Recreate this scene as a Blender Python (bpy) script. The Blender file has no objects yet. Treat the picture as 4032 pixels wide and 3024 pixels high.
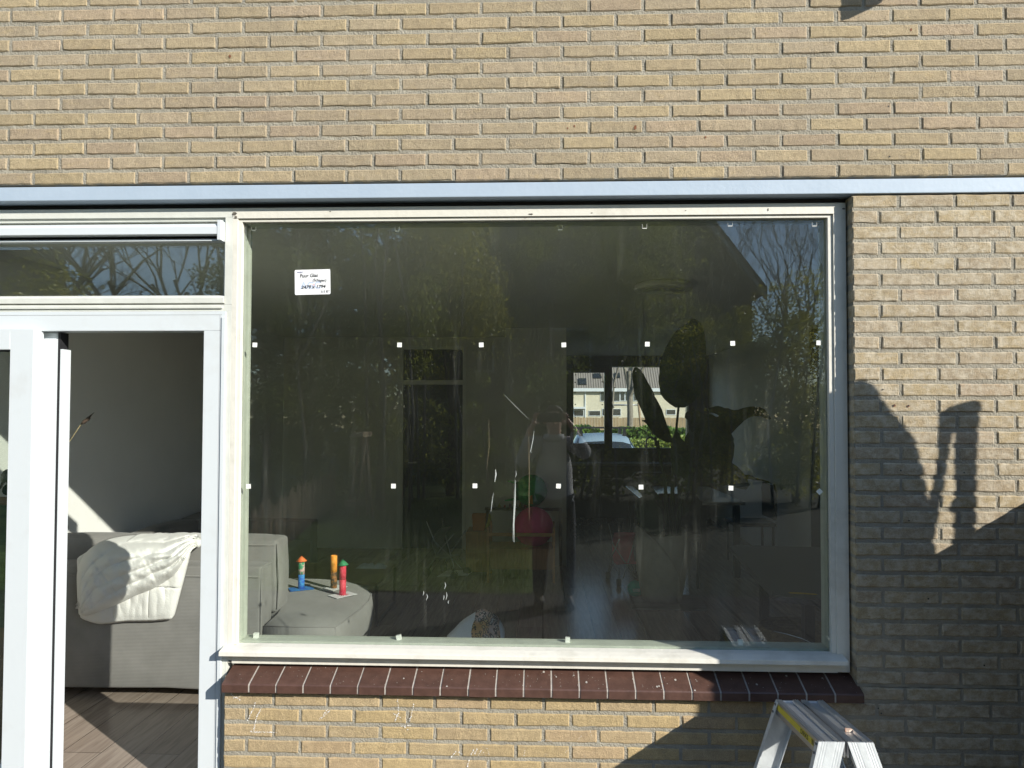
import bpy, bmesh, math, random
from math import radians as R, sin, cos, pi
from mathutils import Vector, Matrix, noise
random.seed(7)
SC = bpy.context.scene
COL = SC.collection

# ------------------------------------------------------------------ camera, sky, sun, exposure
F, YAW, PITCH, ROLL, DD, CX, CY = 2799.84, -0.0375, 0.0266, 0.0025, 2.8608, 2033.94, 1562.72
fwd = Vector((sin(YAW)*cos(PITCH), cos(YAW)*cos(PITCH), sin(PITCH)))
rt = Vector((cos(YAW), -sin(YAW), 0)); upv = rt.cross(fwd)
right = cos(ROLL)*rt + sin(ROLL)*upv; up = -sin(ROLL)*rt + cos(ROLL)*upv
cam = bpy.data.cameras.new('camera'); camo = bpy.data.objects.new('camera', cam); COL.objects.link(camo)
camo.matrix_world = Matrix(((right.x, up.x, -fwd.x, 0), (right.y, up.y, -fwd.y, -DD), (right.z, up.z, -fwd.z, 1.6), (0, 0, 0, 1)))
cam.sensor_width = 36; cam.lens = 36*F/4032
cam.shift_x = -(CX-2016)/4032; cam.shift_y = (CY-1512)/4032
cam.clip_start = 0.01; cam.clip_end = 500
SC.camera = camo

EL, AZ = 25.0, 51.5          # sun height; angle from the wall's normal towards +x
tosun = Vector((cos(R(EL))*sin(R(AZ)), -cos(R(EL))*cos(R(AZ)), sin(R(EL))))
sun = bpy.data.lights.new('sun', 'SUN'); suno = bpy.data.objects.new('sun', sun); COL.objects.link(suno)
sun.energy = 5.0; sun.angle = R(0.5); sun.color = (1.0, 0.95, 0.86)
suno.rotation_euler = (-tosun).to_track_quat('-Z', 'Y').to_euler()
W_ = bpy.data.worlds.new('World'); SC.world = W_; W_.use_nodes = True
nt = W_.node_tree; nt.nodes.clear()
wo = nt.nodes.new('ShaderNodeOutputWorld'); bg = nt.nodes.new('ShaderNodeBackground'); sky = nt.nodes.new('ShaderNodeTexSky')
sky.sky_type = 'NISHITA'; sky.sun_disc = False; sky.sun_elevation = R(EL)
sky.sun_rotation = math.atan2(tosun.x, tosun.y)
sky.air_density = 1.0; sky.dust_density = 0.15; sky.ozone_density = 2.6
bg.inputs[1].default_value = 0.12
nt.links.new(sky.outputs[0], bg.inputs[0]); nt.links.new(bg.outputs[0], wo.inputs[0])
SC.view_settings.view_transform = 'Standard'; SC.view_settings.look = 'None'
SC.view_settings.gamma = 1; SC.view_settings.use_curve_mapping = False
SC.view_settings.exposure = 0.52
SC.cycles.max_bounces = 14; SC.cycles.transparent_max_bounces = 24; SC.cycles.diffuse_bounces = 8; SC.cycles.glossy_bounces = 5
SC.cycles.sample_clamp_indirect = 12

# ------------------------------------------------------------------ helpers
def obj(name, me, mat=None, parent=None, label=None, cat=None, group=None, kind=None):
    o = bpy.data.objects.new(name, me); COL.objects.link(o)
    if mat is not None:
        for m in (mat if isinstance(mat, (list, tuple)) else [mat]): me.materials.append(m)
    if parent is not None: o.parent = parent
    return tag(o, label, cat, group, kind)
def tag(o, label=None, cat=None, group=None, kind=None):
    if label: o['label'] = label
    if cat: o['category'] = cat
    if group: o['group'] = group
    if kind: o['kind'] = kind
    return o
def thing(name, label, cat, group=None, loc=(0, 0, 0), rz=0):
    o = bpy.data.objects.new(name, None); COL.objects.link(o); o.location = loc; o.rotation_euler = (0, 0, rz)
    o.empty_display_size = .1
    return tag(o, label, cat, group)
def copy_tree(o, loc=None, rz=None, label=None):
    c = o.copy(); COL.objects.link(c)
    if loc is not None: c.location = loc
    if rz is not None: c.rotation_euler = (0, 0, rz)
    if label: c['label'] = label
    for ch in list(o.children):
        d = ch.copy(); COL.objects.link(d); d.parent = c
        for g in list(ch.children):
            e = g.copy(); COL.objects.link(e); e.parent = d
    return c

class MB:
    def __init__(s): s.bm = bmesh.new(); s.mi = 0
    def face(s, pts):
        vs = [s.bm.verts.new(p) for p in pts]
        f = s.bm.faces.new(vs); f.material_index = s.mi; return f
    def box(s, x0, x1, y0, y1, z0, z1, M=None):
        P = [(x0, y0, z0), (x1, y0, z0), (x1, y1, z0), (x0, y1, z0), (x0, y0, z1), (x1, y0, z1), (x1, y1, z1), (x0, y1, z1)]
        vs = [s.bm.verts.new((M @ Vector(p)) if M else p) for p in P]
        for q in ((0, 3, 2, 1), (4, 5, 6, 7), (0, 1, 5, 4), (1, 2, 6, 5), (2, 3, 7, 6), (3, 0, 4, 7)):
            f = s.bm.faces.new([vs[i] for i in q]); f.material_index = s.mi
        return s
    def prism(s, pts, axis, a, b, M=None):   # pts 2D polygon; axis the extrusion axis
        def mk(p, t):
            q = {'x': (t, p[0], p[1]), 'y': (p[0], t, p[1]), 'z': (p[0], p[1], t)}[axis]
            return (M @ Vector(q)) if M else q
        A = [s.bm.verts.new(mk(p, a)) for p in pts]; B = [s.bm.verts.new(mk(p, b)) for p in pts]
        n = len(pts)
        for i in range(n):
            f = s.bm.faces.new((A[i], A[(i+1) % n], B[(i+1) % n], B[i])); f.material_index = s.mi
        for L in (A[::-1], B):
            f = s.bm.faces.new(L); f.material_index = s.mi
        return s
    def tube(s, pts, rad, n=8, cap=True):
        pts = [Vector(p) for p in pts]; rings = []
        rr = rad if isinstance(rad, (list, tuple)) else [rad]*len(pts)
        for i, p in enumerate(pts):
            t = (pts[min(i+1, len(pts)-1)] - pts[max(i-1, 0)]).normalized()
            a = t.orthogonal().normalized() if i == 0 else (a - t*a.dot(t)).normalized()
            b = t.cross(a)
            rings.append([s.bm.verts.new(p + (a*cos(2*pi*k/n) + b*sin(2*pi*k/n))*rr[i]) for k in range(n)])
        for A, B in zip(rings, rings[1:]):
            for k in range(n):
                f = s.bm.faces.new((A[k], A[(k+1) % n], B[(k+1) % n], B[k])); f.material_index = s.mi; f.smooth = True
        if cap:
            for L in (rings[0][::-1], rings[-1]):
                f = s.bm.faces.new(L); f.material_index = s.mi
        return s
    def lathe(s, prof, c=(0, 0, 0), n=24):   # prof: (r, z)
        rings = []
        for r, z in prof:
            rings.append([s.bm.verts.new((c[0]+r*cos(2*pi*k/n), c[1]+r*sin(2*pi*k/n), c[2]+z)) for k in range(n)] if r > 1e-5 else [s.bm.verts.new((c[0], c[1], c[2]+z))])
        for A, B in zip(rings, rings[1:]):
            for k in range(n):
                k2 = (k+1) % n
                if len(A) == 1 and len(B) == 1: continue
                if len(A) == 1: f = s.bm.faces.new((A[0], B[k2], B[k]))
                elif len(B) == 1: f = s.bm.faces.new((A[k], A[k2], B[0]))
                else: f = s.bm.faces.new((A[k], A[k2], B[k2], B[k]))
                f.material_index = s.mi; f.smooth = True
        return s
    def ball(s, c, r, n=20):
        return s.lathe([(r*sin(pi*i/n), -r*cos(pi*i/n)) for i in range(n+1)], c, 28)
    def build(s, name, mat, parent=None, bevel=0, seg=2, subd=0, smooth=False, **kw):
        if bevel:
            bmesh.ops.remove_doubles(s.bm, verts=s.bm.verts, dist=1e-6)
            es = [e for e in s.bm.edges if len(e.link_faces) == 2 and e.calc_face_angle(0) > .5]
            bmesh.ops.bevel(s.bm, geom=es, offset=bevel, segments=seg, affect='EDGES', profile=.6, clamp_overlap=True)
        bmesh.ops.recalc_face_normals(s.bm, faces=s.bm.faces)
        me = bpy.data.meshes.new(name); 
        if smooth:
            for f in s.bm.faces: f.smooth = True
        s.bm.to_mesh(me); s.bm.free()
        o = obj(name, me, mat, parent, **kw)
        if subd:
            m = o.modifiers.new('s', 'SUBSURF'); m.levels = subd; m.render_levels = subd
        return o

# ------------------------------------------------------------------ materials
def pm(name, col, rough=.6, var=.12, scale=8, bump=0., bscale=None, metal=0, spec=.5, col2=None, stretch=(1, 1, 1), thr=(.3, .7), sheen=0, trans=0):
    m = bpy.data.materials.new(name); m.use_nodes = True; N = m.node_tree; L = N.links
    p = N.nodes['Principled BSDF']
    tc = N.nodes.new('ShaderNodeTexCoord'); mp = N.nodes.new('ShaderNodeMapping'); mp.inputs['Scale'].default_value = stretch
    L.new(tc.outputs['Object'], mp.inputs['Vector'])
    nz = N.nodes.new('ShaderNodeTexNoise'); nz.inputs['Scale'].default_value = scale; nz.inputs['Detail'].default_value = 8; nz.inputs['Roughness'].default_value = .6
    L.new(mp.outputs[0], nz.inputs['Vector'])
    rp = N.nodes.new('ShaderNodeValToRGB')
    c2 = col2 if col2 else tuple(min(1, c*(1+var)) for c in col); c1 = tuple(c*(1-var) for c in col) if not col2 else col
    rp.color_ramp.elements[0].color = (*c1, 1); rp.color_ramp.elements[1].color = (*c2, 1)
    rp.color_ramp.elements[0].position = thr[0]; rp.color_ramp.elements[1].position = thr[1]
    L.new(nz.outputs['Fac'], rp.inputs[0]); L.new(rp.outputs[0], p.inputs['Base Color'])
    p.inputs['Roughness'].default_value = rough; p.inputs['Metallic'].default_value = metal
    p.inputs['Specular IOR Level'].default_value = spec
    if sheen: p.inputs['Sheen Weight'].default_value = sheen
    if bump:
        n2 = N.nodes.new('ShaderNodeTexNoise'); n2.inputs['Scale'].default_value = bscale or scale*6; n2.inputs['Detail'].default_value = 6
        L.new(mp.outputs[0], n2.inputs['Vector'])
        b = N.nodes.new('ShaderNodeBump'); b.inputs['Strength'].default_value = bump; b.inputs['Distance'].default_value = .01
        L.new(n2.outputs['Fac'], b.inputs['Height']); L.new(b.outputs[0], p.inputs['Normal'])
    if trans:
        tr = N.nodes.new('ShaderNodeBsdfTranslucent'); mx = N.nodes.new('ShaderNodeMixShader'); mx.inputs[0].default_value = trans
        L.new(rp.outputs[0], tr.inputs['Color']); L.new(p.outputs[0], mx.inputs[1]); L.new(tr.outputs[0], mx.inputs[2])
        L.new(mx.outputs[0], N.nodes['Material Output'].inputs['Surface'])
    m['p'] = 1
    return m
def brick_mat():
    m = bpy.data.materials.new('brick'); m.use_nodes = True; N = m.node_tree; L = N.links; p = N.nodes['Principled BSDF']
    at = N.nodes.new('ShaderNodeAttribute'); at.attribute_name = 'Col'
    tc = N.nodes.new('ShaderNodeTexCoord')
    def nz(scale, det=8, st=(1, 1, 1), rough=.6):
        mp = N.nodes.new('ShaderNodeMapping'); mp.inputs['Scale'].default_value = st
        L.new(tc.outputs['Object'], mp.inputs['Vector'])
        n = N.nodes.new('ShaderNodeTexNoise'); n.inputs['Scale'].default_value = scale; n.inputs['Detail'].default_value = det; n.inputs['Roughness'].default_value = rough
        L.new(mp.outputs[0], n.inputs['Vector']); return n.outputs['Fac']
    def ramp(f, a, b, ca, cb):
        r = N.nodes.new('ShaderNodeValToRGB'); r.color_ramp.elements[0].position = a; r.color_ramp.elements[1].position = b
        r.color_ramp.elements[0].color = (*ca, 1); r.color_ramp.elements[1].color = (*cb, 1); L.new(f, r.inputs[0]); return r.outputs[0]
    def mix(bt, fac, a, b):
        x = N.nodes.new('ShaderNodeMix'); x.data_type = 'RGBA'; x.blend_type = bt
        if isinstance(fac, float): x.inputs[0].default_value = fac
        else: L.new(fac, x.inputs[0])
        L.new(a, x.inputs[6])
        if isinstance(b, tuple): x.inputs[7].default_value = (*b, 1)
        else: L.new(b, x.inputs[7])
        return x.outputs[2]
    c = mix('MULTIPLY', 1.0, at.outputs['Color'], ramp(nz(26), .25, .75, (.82, .81, .80), (1.15, 1.14, 1.11)))
    c = mix('MIX', ramp(nz(14, 6, (1, 1, 2.2)), .56, .70, (0, 0, 0), (.35, .35, .35)), c, (.50, .38, .20))   # yellow patches
    c = mix('MIX', ramp(nz(34, 9, (1, 1, 1), .7), .60, .72, (0, 0, 0), (.45, .45, .45)), c, (.52, .46, .38))   # pale bloom
    c = mix('MIX', ramp(nz(70, 3), .70, .76, (0, 0, 0), (.8, .8, .8)), c, (.12, .07, .045))   # iron spots
    c = mix('MULTIPLY', 1.0, c, ramp(nz(260, 4), .3, .7, (.74, .74, .73), (1.22, 1.22, 1.22)))
    c = mix('MIX', ramp(nz(1.3, 5), .45, .75, (0, 0, 0), (.22, .22, .22)), c, (.25, .22, .19))
    # lime bloom on the weathered masonry beside the window
    sx = N.nodes.new('ShaderNodeSeparateXYZ'); L.new(tc.outputs['Object'], sx.inputs[0])
    mr = N.nodes.new('ShaderNodeMapRange'); mr.inputs[1].default_value = 1.0; mr.inputs[2].default_value = 1.3; L.new(sx.outputs[0], mr.inputs[0])
    mz = N.nodes.new('ShaderNodeMapRange'); mz.inputs[1].default_value = 2.52; mz.inputs[2].default_value = 2.45; L.new(sx.outputs[2], mz.inputs[0])
    mm = N.nodes.new('ShaderNodeMath'); mm.operation = 'MULTIPLY'; L.new(mr.outputs[0], mm.inputs[0]); L.new(mz.outputs[0], mm.inputs[1])
    bl = ramp(nz(22, 9, (1, 1, 1.4), .68), .44, .62, (0, 0, 0), (.8, .8, .8))
    m2 = N.nodes.new('ShaderNodeMath'); m2.operation = 'MULTIPLY'; L.new(mm.outputs[0], m2.inputs[0]); L.new(bl, m2.inputs[1])
    c = mix('MIX', m2.outputs[0], c, (.56, .50, .39))
    L.new(c, p.inputs['Base Color']); p.inputs['Roughness'].default_value = .9; p.inputs['Specular IOR Level'].default_value = .2
    b = N.nodes.new('ShaderNodeBump'); b.inputs['Strength'].default_value = .9; b.inputs['Distance'].default_value = .005
    ad = N.nodes.new('ShaderNodeMath'); ad.operation = 'ADD'; L.new(nz(210, 8, (1, 1, 1.3), .7), ad.inputs[0]); L.new(nz(60, 4), ad.inputs[1])
    L.new(ad.outputs[0], b.inputs['Height']); L.new(b.outputs[0], p.inputs['Normal'])
    return m
BRICK = brick_mat()
MORTAR = pm('mortar', (.305, .282, .228), .95, .2, 9, .7, 160)
LINT = pm('blue_grey_paint', (.36, .44, .53), .55, .05, 6, .08, 60, col2=(.40, .48, .57))
CREAM = pm('cream_paint', (.56, .54, .47), .5, .0, 7, .14, 40, col2=(.66, .64, .57), thr=(.30, .46), stretch=(1, 1, 1))
CREAMG = pm('old_cream_paint', (.60, .61, .56), .5, .07, 12, .1, 50)
GREEN = pm('pale_green_primer', (.50, .53, .45), .6, .10, 14, .15, 60, stretch=(1, 1, 1))
UPVC = pm('white_plastic', (.58, .61, .62), .3, 0, 5, .03, 30, col2=(.61, .65, .67), thr=(.30, .44))
BLACKR = pm('black_rubber', (.012, .012, .014), .7, .2, 30)
WOODINT = pm('dark_gap', (.03, .03, .03), .8, .2, 30)
TILE = pm('brown_glazed_tile', (.086, .045, .034), .42, .22, 22, .12, 90)
JOINTW = pm('white_joint', (.40, .37, .33), .9, .15, 40, .3, 120)
PLASTER = pm('plaster', (.80, .80, .78), .85, .03, 2, .12, 180)
PLASTERD = pm('taupe_plaster', (.76, .74, .66), .85, .05, 2, .12, 160)
CEIL = pm('ceiling_paint', (.85, .85, .78), .9, .02, 2, .1, 140)
DARKG = pm('dark_kitchen_front', (.035, .045, .05), .35, .06, 3)
BLACKP = pm('black_paint', (.012, .013, .015), .4, .1, 8)
ALU = pm('aluminium', (.62, .63, .65), .36, .10, 14, .08, 90, metal=.9, stretch=(1, .3, 1))
ALUM = pm('matt_aluminium', (.58, .61, .62), .55, .14, 24, .08, 60, metal=.35, stretch=(1, 1, .6))
YELL = pm('yellow_sticker', (.62, .52, .06), .5, .1, 30)
INK = pm('black_ink', (.015, .015, .02), .6, .1, 30)
WHITEP = pm('white_paper', (.80, .81, .82), .6, .02, 10)
PADM = pm('white_pad', (.78, .79, .74), .7, .04, 60)
def fabric_mat(name, col, scale, axis):
    m = pm(name, col, .9, .13, 5, 0, spec=.2, sheen=.15); N = m.node_tree; L = N.links; p = N.nodes['Principled BSDF']
    tc = N.nodes.new('ShaderNodeTexCoord'); w = N.nodes.new('ShaderNodeTexWave'); w.bands_direction = axis; w.inputs['Scale'].default_value = scale; w.inputs['Distortion'].default_value = .4
    L.new(tc.outputs['Object'], w.inputs['Vector'])
    b = N.nodes.new('ShaderNodeBump'); b.inputs['Strength'].default_value = .28; b.inputs['Distance'].default_value = .002
    L.new(w.outputs['Fac'], b.inputs['Height']); L.new(b.outputs[0], p.inputs['Normal']); return m
SOFA = fabric_mat('grey_corduroy', (.225, .22, .21), 40, 'Z')
SOFAT = fabric_mat('grey_corduroy_top', (.235, .232, .22), 40, 'X')
QUILT = pm('white_cotton', (.74, .74, .71), .85, .03, 10, .25, 120, sheen=.2)
def floor_mat():
    m = bpy.data.materials.new('laminate'); m.use_nodes = True; N = m.node_tree; L = N.links; p = N.nodes['Principled BSDF']
    tc = N.nodes.new('ShaderNodeTexCoord'); mp = N.nodes.new('ShaderNodeMapping'); mp.inputs['Rotation'].default_value = (0, 0, R(90))
    L.new(tc.outputs['Object'], mp.inputs['Vector'])
    br = N.nodes.new('ShaderNodeTexBrick'); br.inputs['Scale'].default_value = 1; br.inputs['Brick Width'].default_value = 1.28; br.inputs['Row Height'].default_value = .19
    br.inputs['Mortar Size'].default_value = .002; br.inputs['Color1'].default_value = (.28, .23, .19, 1); br.inputs['Color2'].default_value = (.36, .305, .255, 1); br.inputs['Mortar'].default_value = (.07, .055, .045, 1)
    br.offset = .37; L.new(mp.outputs[0], br.inputs['Vector'])
    mp2 = N.nodes.new('ShaderNodeMapping'); mp2.inputs['Scale'].default_value = (16, 1.2, 1); L.new(tc.outputs['Object'], mp2.inputs['Vector'])
    nz = N.nodes.new('ShaderNodeTexNoise'); nz.inputs['Scale'].default_value = 2.2; nz.inputs['Detail'].default_value = 10; nz.inputs['Distortion'].default_value = 1.2; L.new(mp2.outputs[0], nz.inputs['Vector'])
    rp = N.nodes.new('ShaderNodeValToRGB'); rp.color_ramp.elements[0].position = .35; rp.color_ramp.elements[1].position = .62
    rp.color_ramp.elements[0].color = (.80, .77, .75, 1); rp.color_ramp.elements[1].color = (1.1, 1.1, 1.1, 1); L.new(nz.outputs['Fac'], rp.inputs[0])
    x = N.nodes.new('ShaderNodeMix'); x.data_type = 'RGBA'; x.blend_type = 'MULTIPLY'; x.inputs[0].default_value = 1; L.new(br.outputs['Color'], x.inputs[6]); L.new(rp.outputs[0], x.inputs[7])
    L.new(x.outputs[2], p.inputs['Base Color']); p.inputs['Roughness'].default_value = .2; p.inputs['Specular IOR Level'].default_value = .6
    b = N.nodes.new('ShaderNodeBump'); b.inputs['Strength'].default_value = .05; b.inputs['Distance'].default_value = .002; L.new(nz.outputs['Fac'], b.inputs['Height']); L.new(b.outputs[0], p.inputs['Normal'])
    return m
LAMI = floor_mat()
def glass_mat(name, fac0, dust, streak=0.0, tint=(.93, .96, .93)):
    """clear pane: mirror part by angle, rest straight through, a thin film of sun-catching dust and dried runs"""
    m = bpy.data.materials.new(name); m.use_nodes = True; N = m.node_tree; L = N.links; N.nodes.clear()
    out = N.nodes.new('ShaderNodeOutputMaterial'); tr = N.nodes.new('ShaderNodeBsdfTransparent'); tr.inputs[0].default_value = (*tint, 1)
    gl = N.nodes.new('ShaderNodeBsdfGlossy'); gl.inputs['Roughness'].default_value = 0.0; gl.inputs[0].default_value = (.95, .97, 1, 1)
    lw = N.nodes.new('ShaderNodeLayerWeight'); lw.inputs[0].default_value = .5
    pw = N.nodes.new('ShaderNodeMath'); pw.operation = 'POWER'; pw.inputs[1].default_value = 4; L.new(lw.outputs['Facing'], pw.inputs[0])
    ma = N.nodes.new('ShaderNodeMath'); ma.operation = 'MULTIPLY_ADD'; ma.inputs[1].default_value = .9; ma.inputs[2].default_value = fac0; L.new(pw.outputs[0], ma.inputs[0])
    mx = N.nodes.new('ShaderNodeMixShader'); L.new(ma.outputs[0], mx.inputs[0]); L.new(tr.outputs[0], mx.inputs[1]); L.new(gl.outputs[0], mx.inputs[2])
    surf = mx.outputs[0]
    if dust or streak:
        tc = N.nodes.new('ShaderNodeTexCoord')
        def nz(scale, st, det, lo, hi, k):
            mp = N.nodes.new('ShaderNodeMapping'); mp.inputs['Scale'].default_value = st; L.new(tc.outputs['Object'], mp.inputs['Vector'])
            n = N.nodes.new('ShaderNodeTexNoise'); n.inputs['Scale'].default_value = scale; n.inputs['Detail'].default_value = det; n.inputs['Roughness'].default_value = .65; L.new(mp.outputs[0], n.inputs['Vector'])
            r = N.nodes.new('ShaderNodeMapRange'); r.inputs[1].default_value = lo; r.inputs[2].default_value = hi; r.inputs[3].default_value = 0; r.inputs[4].default_value = k; L.new(n.outputs['Fac'], r.inputs[0]); return r.outputs[0]
        def add(a, b):
            q = N.nodes.new('ShaderNodeMath'); q.operation = 'ADD'; L.new(a, q.inputs[0])
            if isinstance(b, float): q.inputs[1].default_value = b
            else: L.new(b, q.inputs[1])
            return q.outputs[0]
        def mul(a, b):
            q = N.nodes.new('ShaderNodeMath'); q.operation = 'MULTIPLY'; L.new(a, q.inputs[0]); L.new(b, q.inputs[1]); return q.outputs[0]
        d = add(nz(2.0, (1, 1, 1), 8, .3, .75, dust*.9), dust*.45)
        d = add(d, mul(nz(26, (1, 1, .06), 5, .57, .70, streak), nz(3, (1, 1, .8), 3, .42, .62, 1.0)))
        d = add(d, mul(nz(150, (1, 1, 1), 2, .72, .78, streak*.7), nz(2.3, (1, 1, 1), 2, .45, .6, 1.0)))
        df = N.nodes.new('ShaderNodeBsdfDiffuse'); df.inputs[0].default_value = (.72, .74, .64, 1)
        m2 = N.nodes.new('ShaderNodeMixShader'); L.new(d, m2.inputs[0]); L.new(surf, m2.inputs[1]); L.new(df.outputs[0], m2.inputs[2]); surf = m2.outputs[0]
    L.new(surf, out.inputs['Surface']); return m
GLASS = glass_mat('dusty_window_glass', .074, .006, .032, (.95, .97, .95))
GLASSC = glass_mat('clean_window_glass', .115, .004, .004)
GLASSF = glass_mat('kitchen_window_glass', .04, 0, 0, (.97, .98, .97))
GLASSD = pm('dark_far_glass', (.02, .025, .03), .1, .1, 3, spec=.8)

# ================================================================== THE HOUSE
house = thing('brick_house', 'yellow brick house with a wide picture window and a white door standing open', 'house')
Q = .0626; PB = .22; JW = .012; BH = Q-.0148
def brickwork(name, x0, x1, rows, first, y=0, pitch=PB, colf=None, parent=house, zhi_ext=False):
    """rows: list of z of brick bottoms; first(i) -> x of a joint centre; every brick is a small warped block on a recessed mortar bed"""
    verts, faces, cols, mids = [], [], [], []
    NX, NZ = 9, 4
    def blk(a, b, z0, z1):
        base = random.choice([(.405, .330, .220), (.395, .325, .222), (.41, .332, .218), (.395, .322, .226), (.39, .322, .228), (.42, .34, .216), (.405, .322, .228)])
        k = random.uniform(.93, 1.07); base = tuple(c*k for c in base)
        if colf: base = colf(base, (a+b)/2, z0)
        dy = random.uniform(-.0015, .0015); tl = random.uniform(-.0012, .0012); sd = random.uniform(0, 99)
        nx = max(3, int(NX*(b-a)/.21))
        us = [0, .02*.21/(b-a)] + [i/nx for i in range(1, nx)] + [1-.02*.21/(b-a), 1]
        vs_ = [0, .09] + [.35, .65] + [.91, 1]
        i0 = len(verts); W = len(us)
        for j, v in enumerate(vs_):
            for i, u in enumerate(us):
                x = a+u*(b-a); z = z0+v*(z1-z0)+tl*(u-.5)*2
                edge = (i in (0, W-1)) or (j in (0, len(vs_)-1))
                n1 = noise.noise(Vector((x*38+sd, z*38, sd))); n2 = noise.noise(Vector((x*90, z*90+sd, 3)))
                if j in (0, len(vs_)-1): z += (n1*.0030+n2*.0018)
                if i in (0, W-1): x += (n1*.0024+n2*.0016)
                yy = y+dy+(.0036 if edge else 0)+n1*.0012+(0 if edge else n2*.0007)
                verts.append((x, yy, z))
        for j in range(len(vs_)-1):
            for i in range(W-1):
                q = i0+j*W+i; faces.append((q, q+1, q+W+1, q+W)); cols.append(base); mids.append(0)
        # sides going back 95 mm
        ring = [i0+i for i in range(W)] + [i0+j*W+W-1 for j in range(1, len(vs_))] + [i0+(len(vs_)-1)*W+i for i in range(W-2, -1, -1)] + [i0+j*W for j in range(len(vs_)-2, 0, -1)]
        k0 = len(verts)
        for r in ring: vx = verts[r]; verts.append((vx[0], y+.098, vx[2]))
        n = len(ring)
        for i in range(n):
            faces.append((ring[(i+1) % n], ring[i], k0+i, k0+(i+1) % n)); cols.append(base); mids.append(0)
    for ri, zb in enumerate(rows):
        xs = first(ri)
        while xs > x0: xs -= pitch
        e = x0
        n = xs+pitch
        js = [x0-JW/2]
        q = xs
        while q < x1-.03:
            if q > x0+.03: js.append(q+random.uniform(-.0015, .0015))
            q += pitch
        js.append(x1+JW/2)
        for a, b in zip(js, js[1:]): blk(a+JW/2, b-JW/2, zb, zb+BH)
    me = bpy.data.meshes.new(name)
    # mortar bed
    zlo, zhi = min(rows), max(rows)+BH; zlo -= .0122 if zhi_ext else 0
    mx = int((x1-x0)/.02)+1; mz = int((zhi-zlo)/.0157)+1; i0 = len(verts)
    for j in range(mz+1):
        for i in range(mx+1):
            x = x0+.001+(x1-x0-.002)*i/mx; z = zlo+(zhi-zlo)*j/mz
            verts.append((x, y+.0042+.002*noise.noise(Vector((x*30, z*30, 5)))+.0012*noise.noise(Vector((x*5, z*5, 9))), z))
    for j in range(mz):
        for i in range(mx):
            q = i0+j*(mx+1)+i; faces.append((q, q+1, q+mx+2, q+mx+1)); cols.append((1, 1, 1)); mids.append(1)
    k = len(verts); a, b = x0+.001, x1-.001
    verts += [(a, y+.008, zlo), (a, y+.09, zlo), (a, y+.09, zhi), (a, y+.008, zhi), (b, y+.008, zlo), (b, y+.09, zlo), (b, y+.09, zhi), (b, y+.008, zhi)]
    for q in ((0, 1, 2, 3), (7, 6, 5, 4), (0, 4, 5, 1), (3, 2, 6, 7)): faces.append(tuple(k+t for t in q)); cols.append((1, 1, 1)); mids.append(1)
    me.from_pydata(verts, [], faces)
    me.materials.append(BRICK); me.materials.append(MORTAR)
    me.polygons.foreach_set('material_index', mids)
    at = me.color_attributes.new('Col', 'FLOAT_COLOR', 'CORNER')
    buf = []
    for p, c in zip(me.polygons, cols): buf += [c[0], c[1], c[2], 1]*len(p.vertices)
    at.data.foreach_set('color', buf)
    me.update()
    o = bpy.data.objects.new(name, me); COL.objects.link(o); o.parent = parent
    return o
def warm(b, x, z):
    if z < .6 and x < 1.0: return (b[0]*1.12, b[1]*1.06, b[2]*.92)
    return b
ZU = 1.0065+1.6-BH
brickwork('wall', -3.4, 3.1, [ZU+i*Q for i in range(28)], lambda i: -2.1274+(0 if i % 2 == 0 else .11))
ZR = .8811+1.6-BH
brickwork('wall', 1.2305, 3.1, [ZR-i*Q for i in range(31)], lambda i: (1.41 if i % 2 == 0 else 1.335), zhi_ext=True)
NLOW = [ZR-i*Q for i in range(31, 41)]
brickwork('wall', -1.288, 3.1, NLOW, lambda i: (-1.0851-.11 if i % 2 == 0 else -1.0851), pitch=.2175, colf=warm)
# inner leaf of the facade, plastered towards the room
m = MB(); m.box(-3.4, 3.1, .1, .3, 2.487, 4.3); m.box(1.2345, 3.1, .1, .3, -.06, 2.487); m.box(-1.286, 1.2345, .1, .3, -.06, .56); m.box(-3.4, -3.17, .1, .3, -.06, 2.487)
m.build('inner_wall', PLASTER, house)
m = MB(); m.box(-3.4, -3.285, 0, .1, -.06, 2.487); m.build('wall', BRICK, house)
# lintel
m = MB(); m.box(-3.4, 3.1, -.004, .0985, 2.4885, 2.5465); m.build('lintel', LINT, house, bevel=.003)
m = MB(); m.box(-3.28, 1.2295, .0655, .097, 2.474, 2.4880); m.build('lintel_gap_shade', BLACKR, house)  # black strip standing in for the dark shadow gap under the lintel

# ---- picture window
pw = MB(); pw.box(-1.3063, 1.2305, .065, .12, 2.4276, 2.472)      # head
pw.box(-1.3063, -1.2847, .065, .12, .575, 2.4276); pw.box(1.1803, 1.2305, .065, .12, .575, 2.4276)
pw.box(-1.2847, 1.1803, .0575, .12, .575, .606)
pw = pw.build('window_frame', CREAM, house, bevel=.0015)
def bead():
    m = MB()
    m.box(-1.2845, 1.1801, .072, .0935, 2.4143, 2.4274)
    m.box(-1.2845, -1.2695, .072, .0935, .648, 2.4143); m.box(1.1609, 1.1801, .072, .0935, .648, 2.4143)
    return m.build('glazing_bead', CREAM, pw, bevel=.0015)
bead()
for a_, b_ in ((-1.2735, -1.2700), (1.1614, 1.1650)): m = MB(); m.box(a_, b_, .078, .0940, .648, 2.4143); m.build('gasket', BLACKR, pw)
# weather bar with sloping top
m = MB(); m.prism([(.094, .6435), (.094, .6485), (.055, .6465), (.024, .6400), (.012, .6360), (.010, .6200), (.030, .6140), (.057, .6065), (.094, .6065)], 'x', -1.318, 1.202)
m.build('weather_bar', CREAM, pw, bevel=.001)
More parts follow.
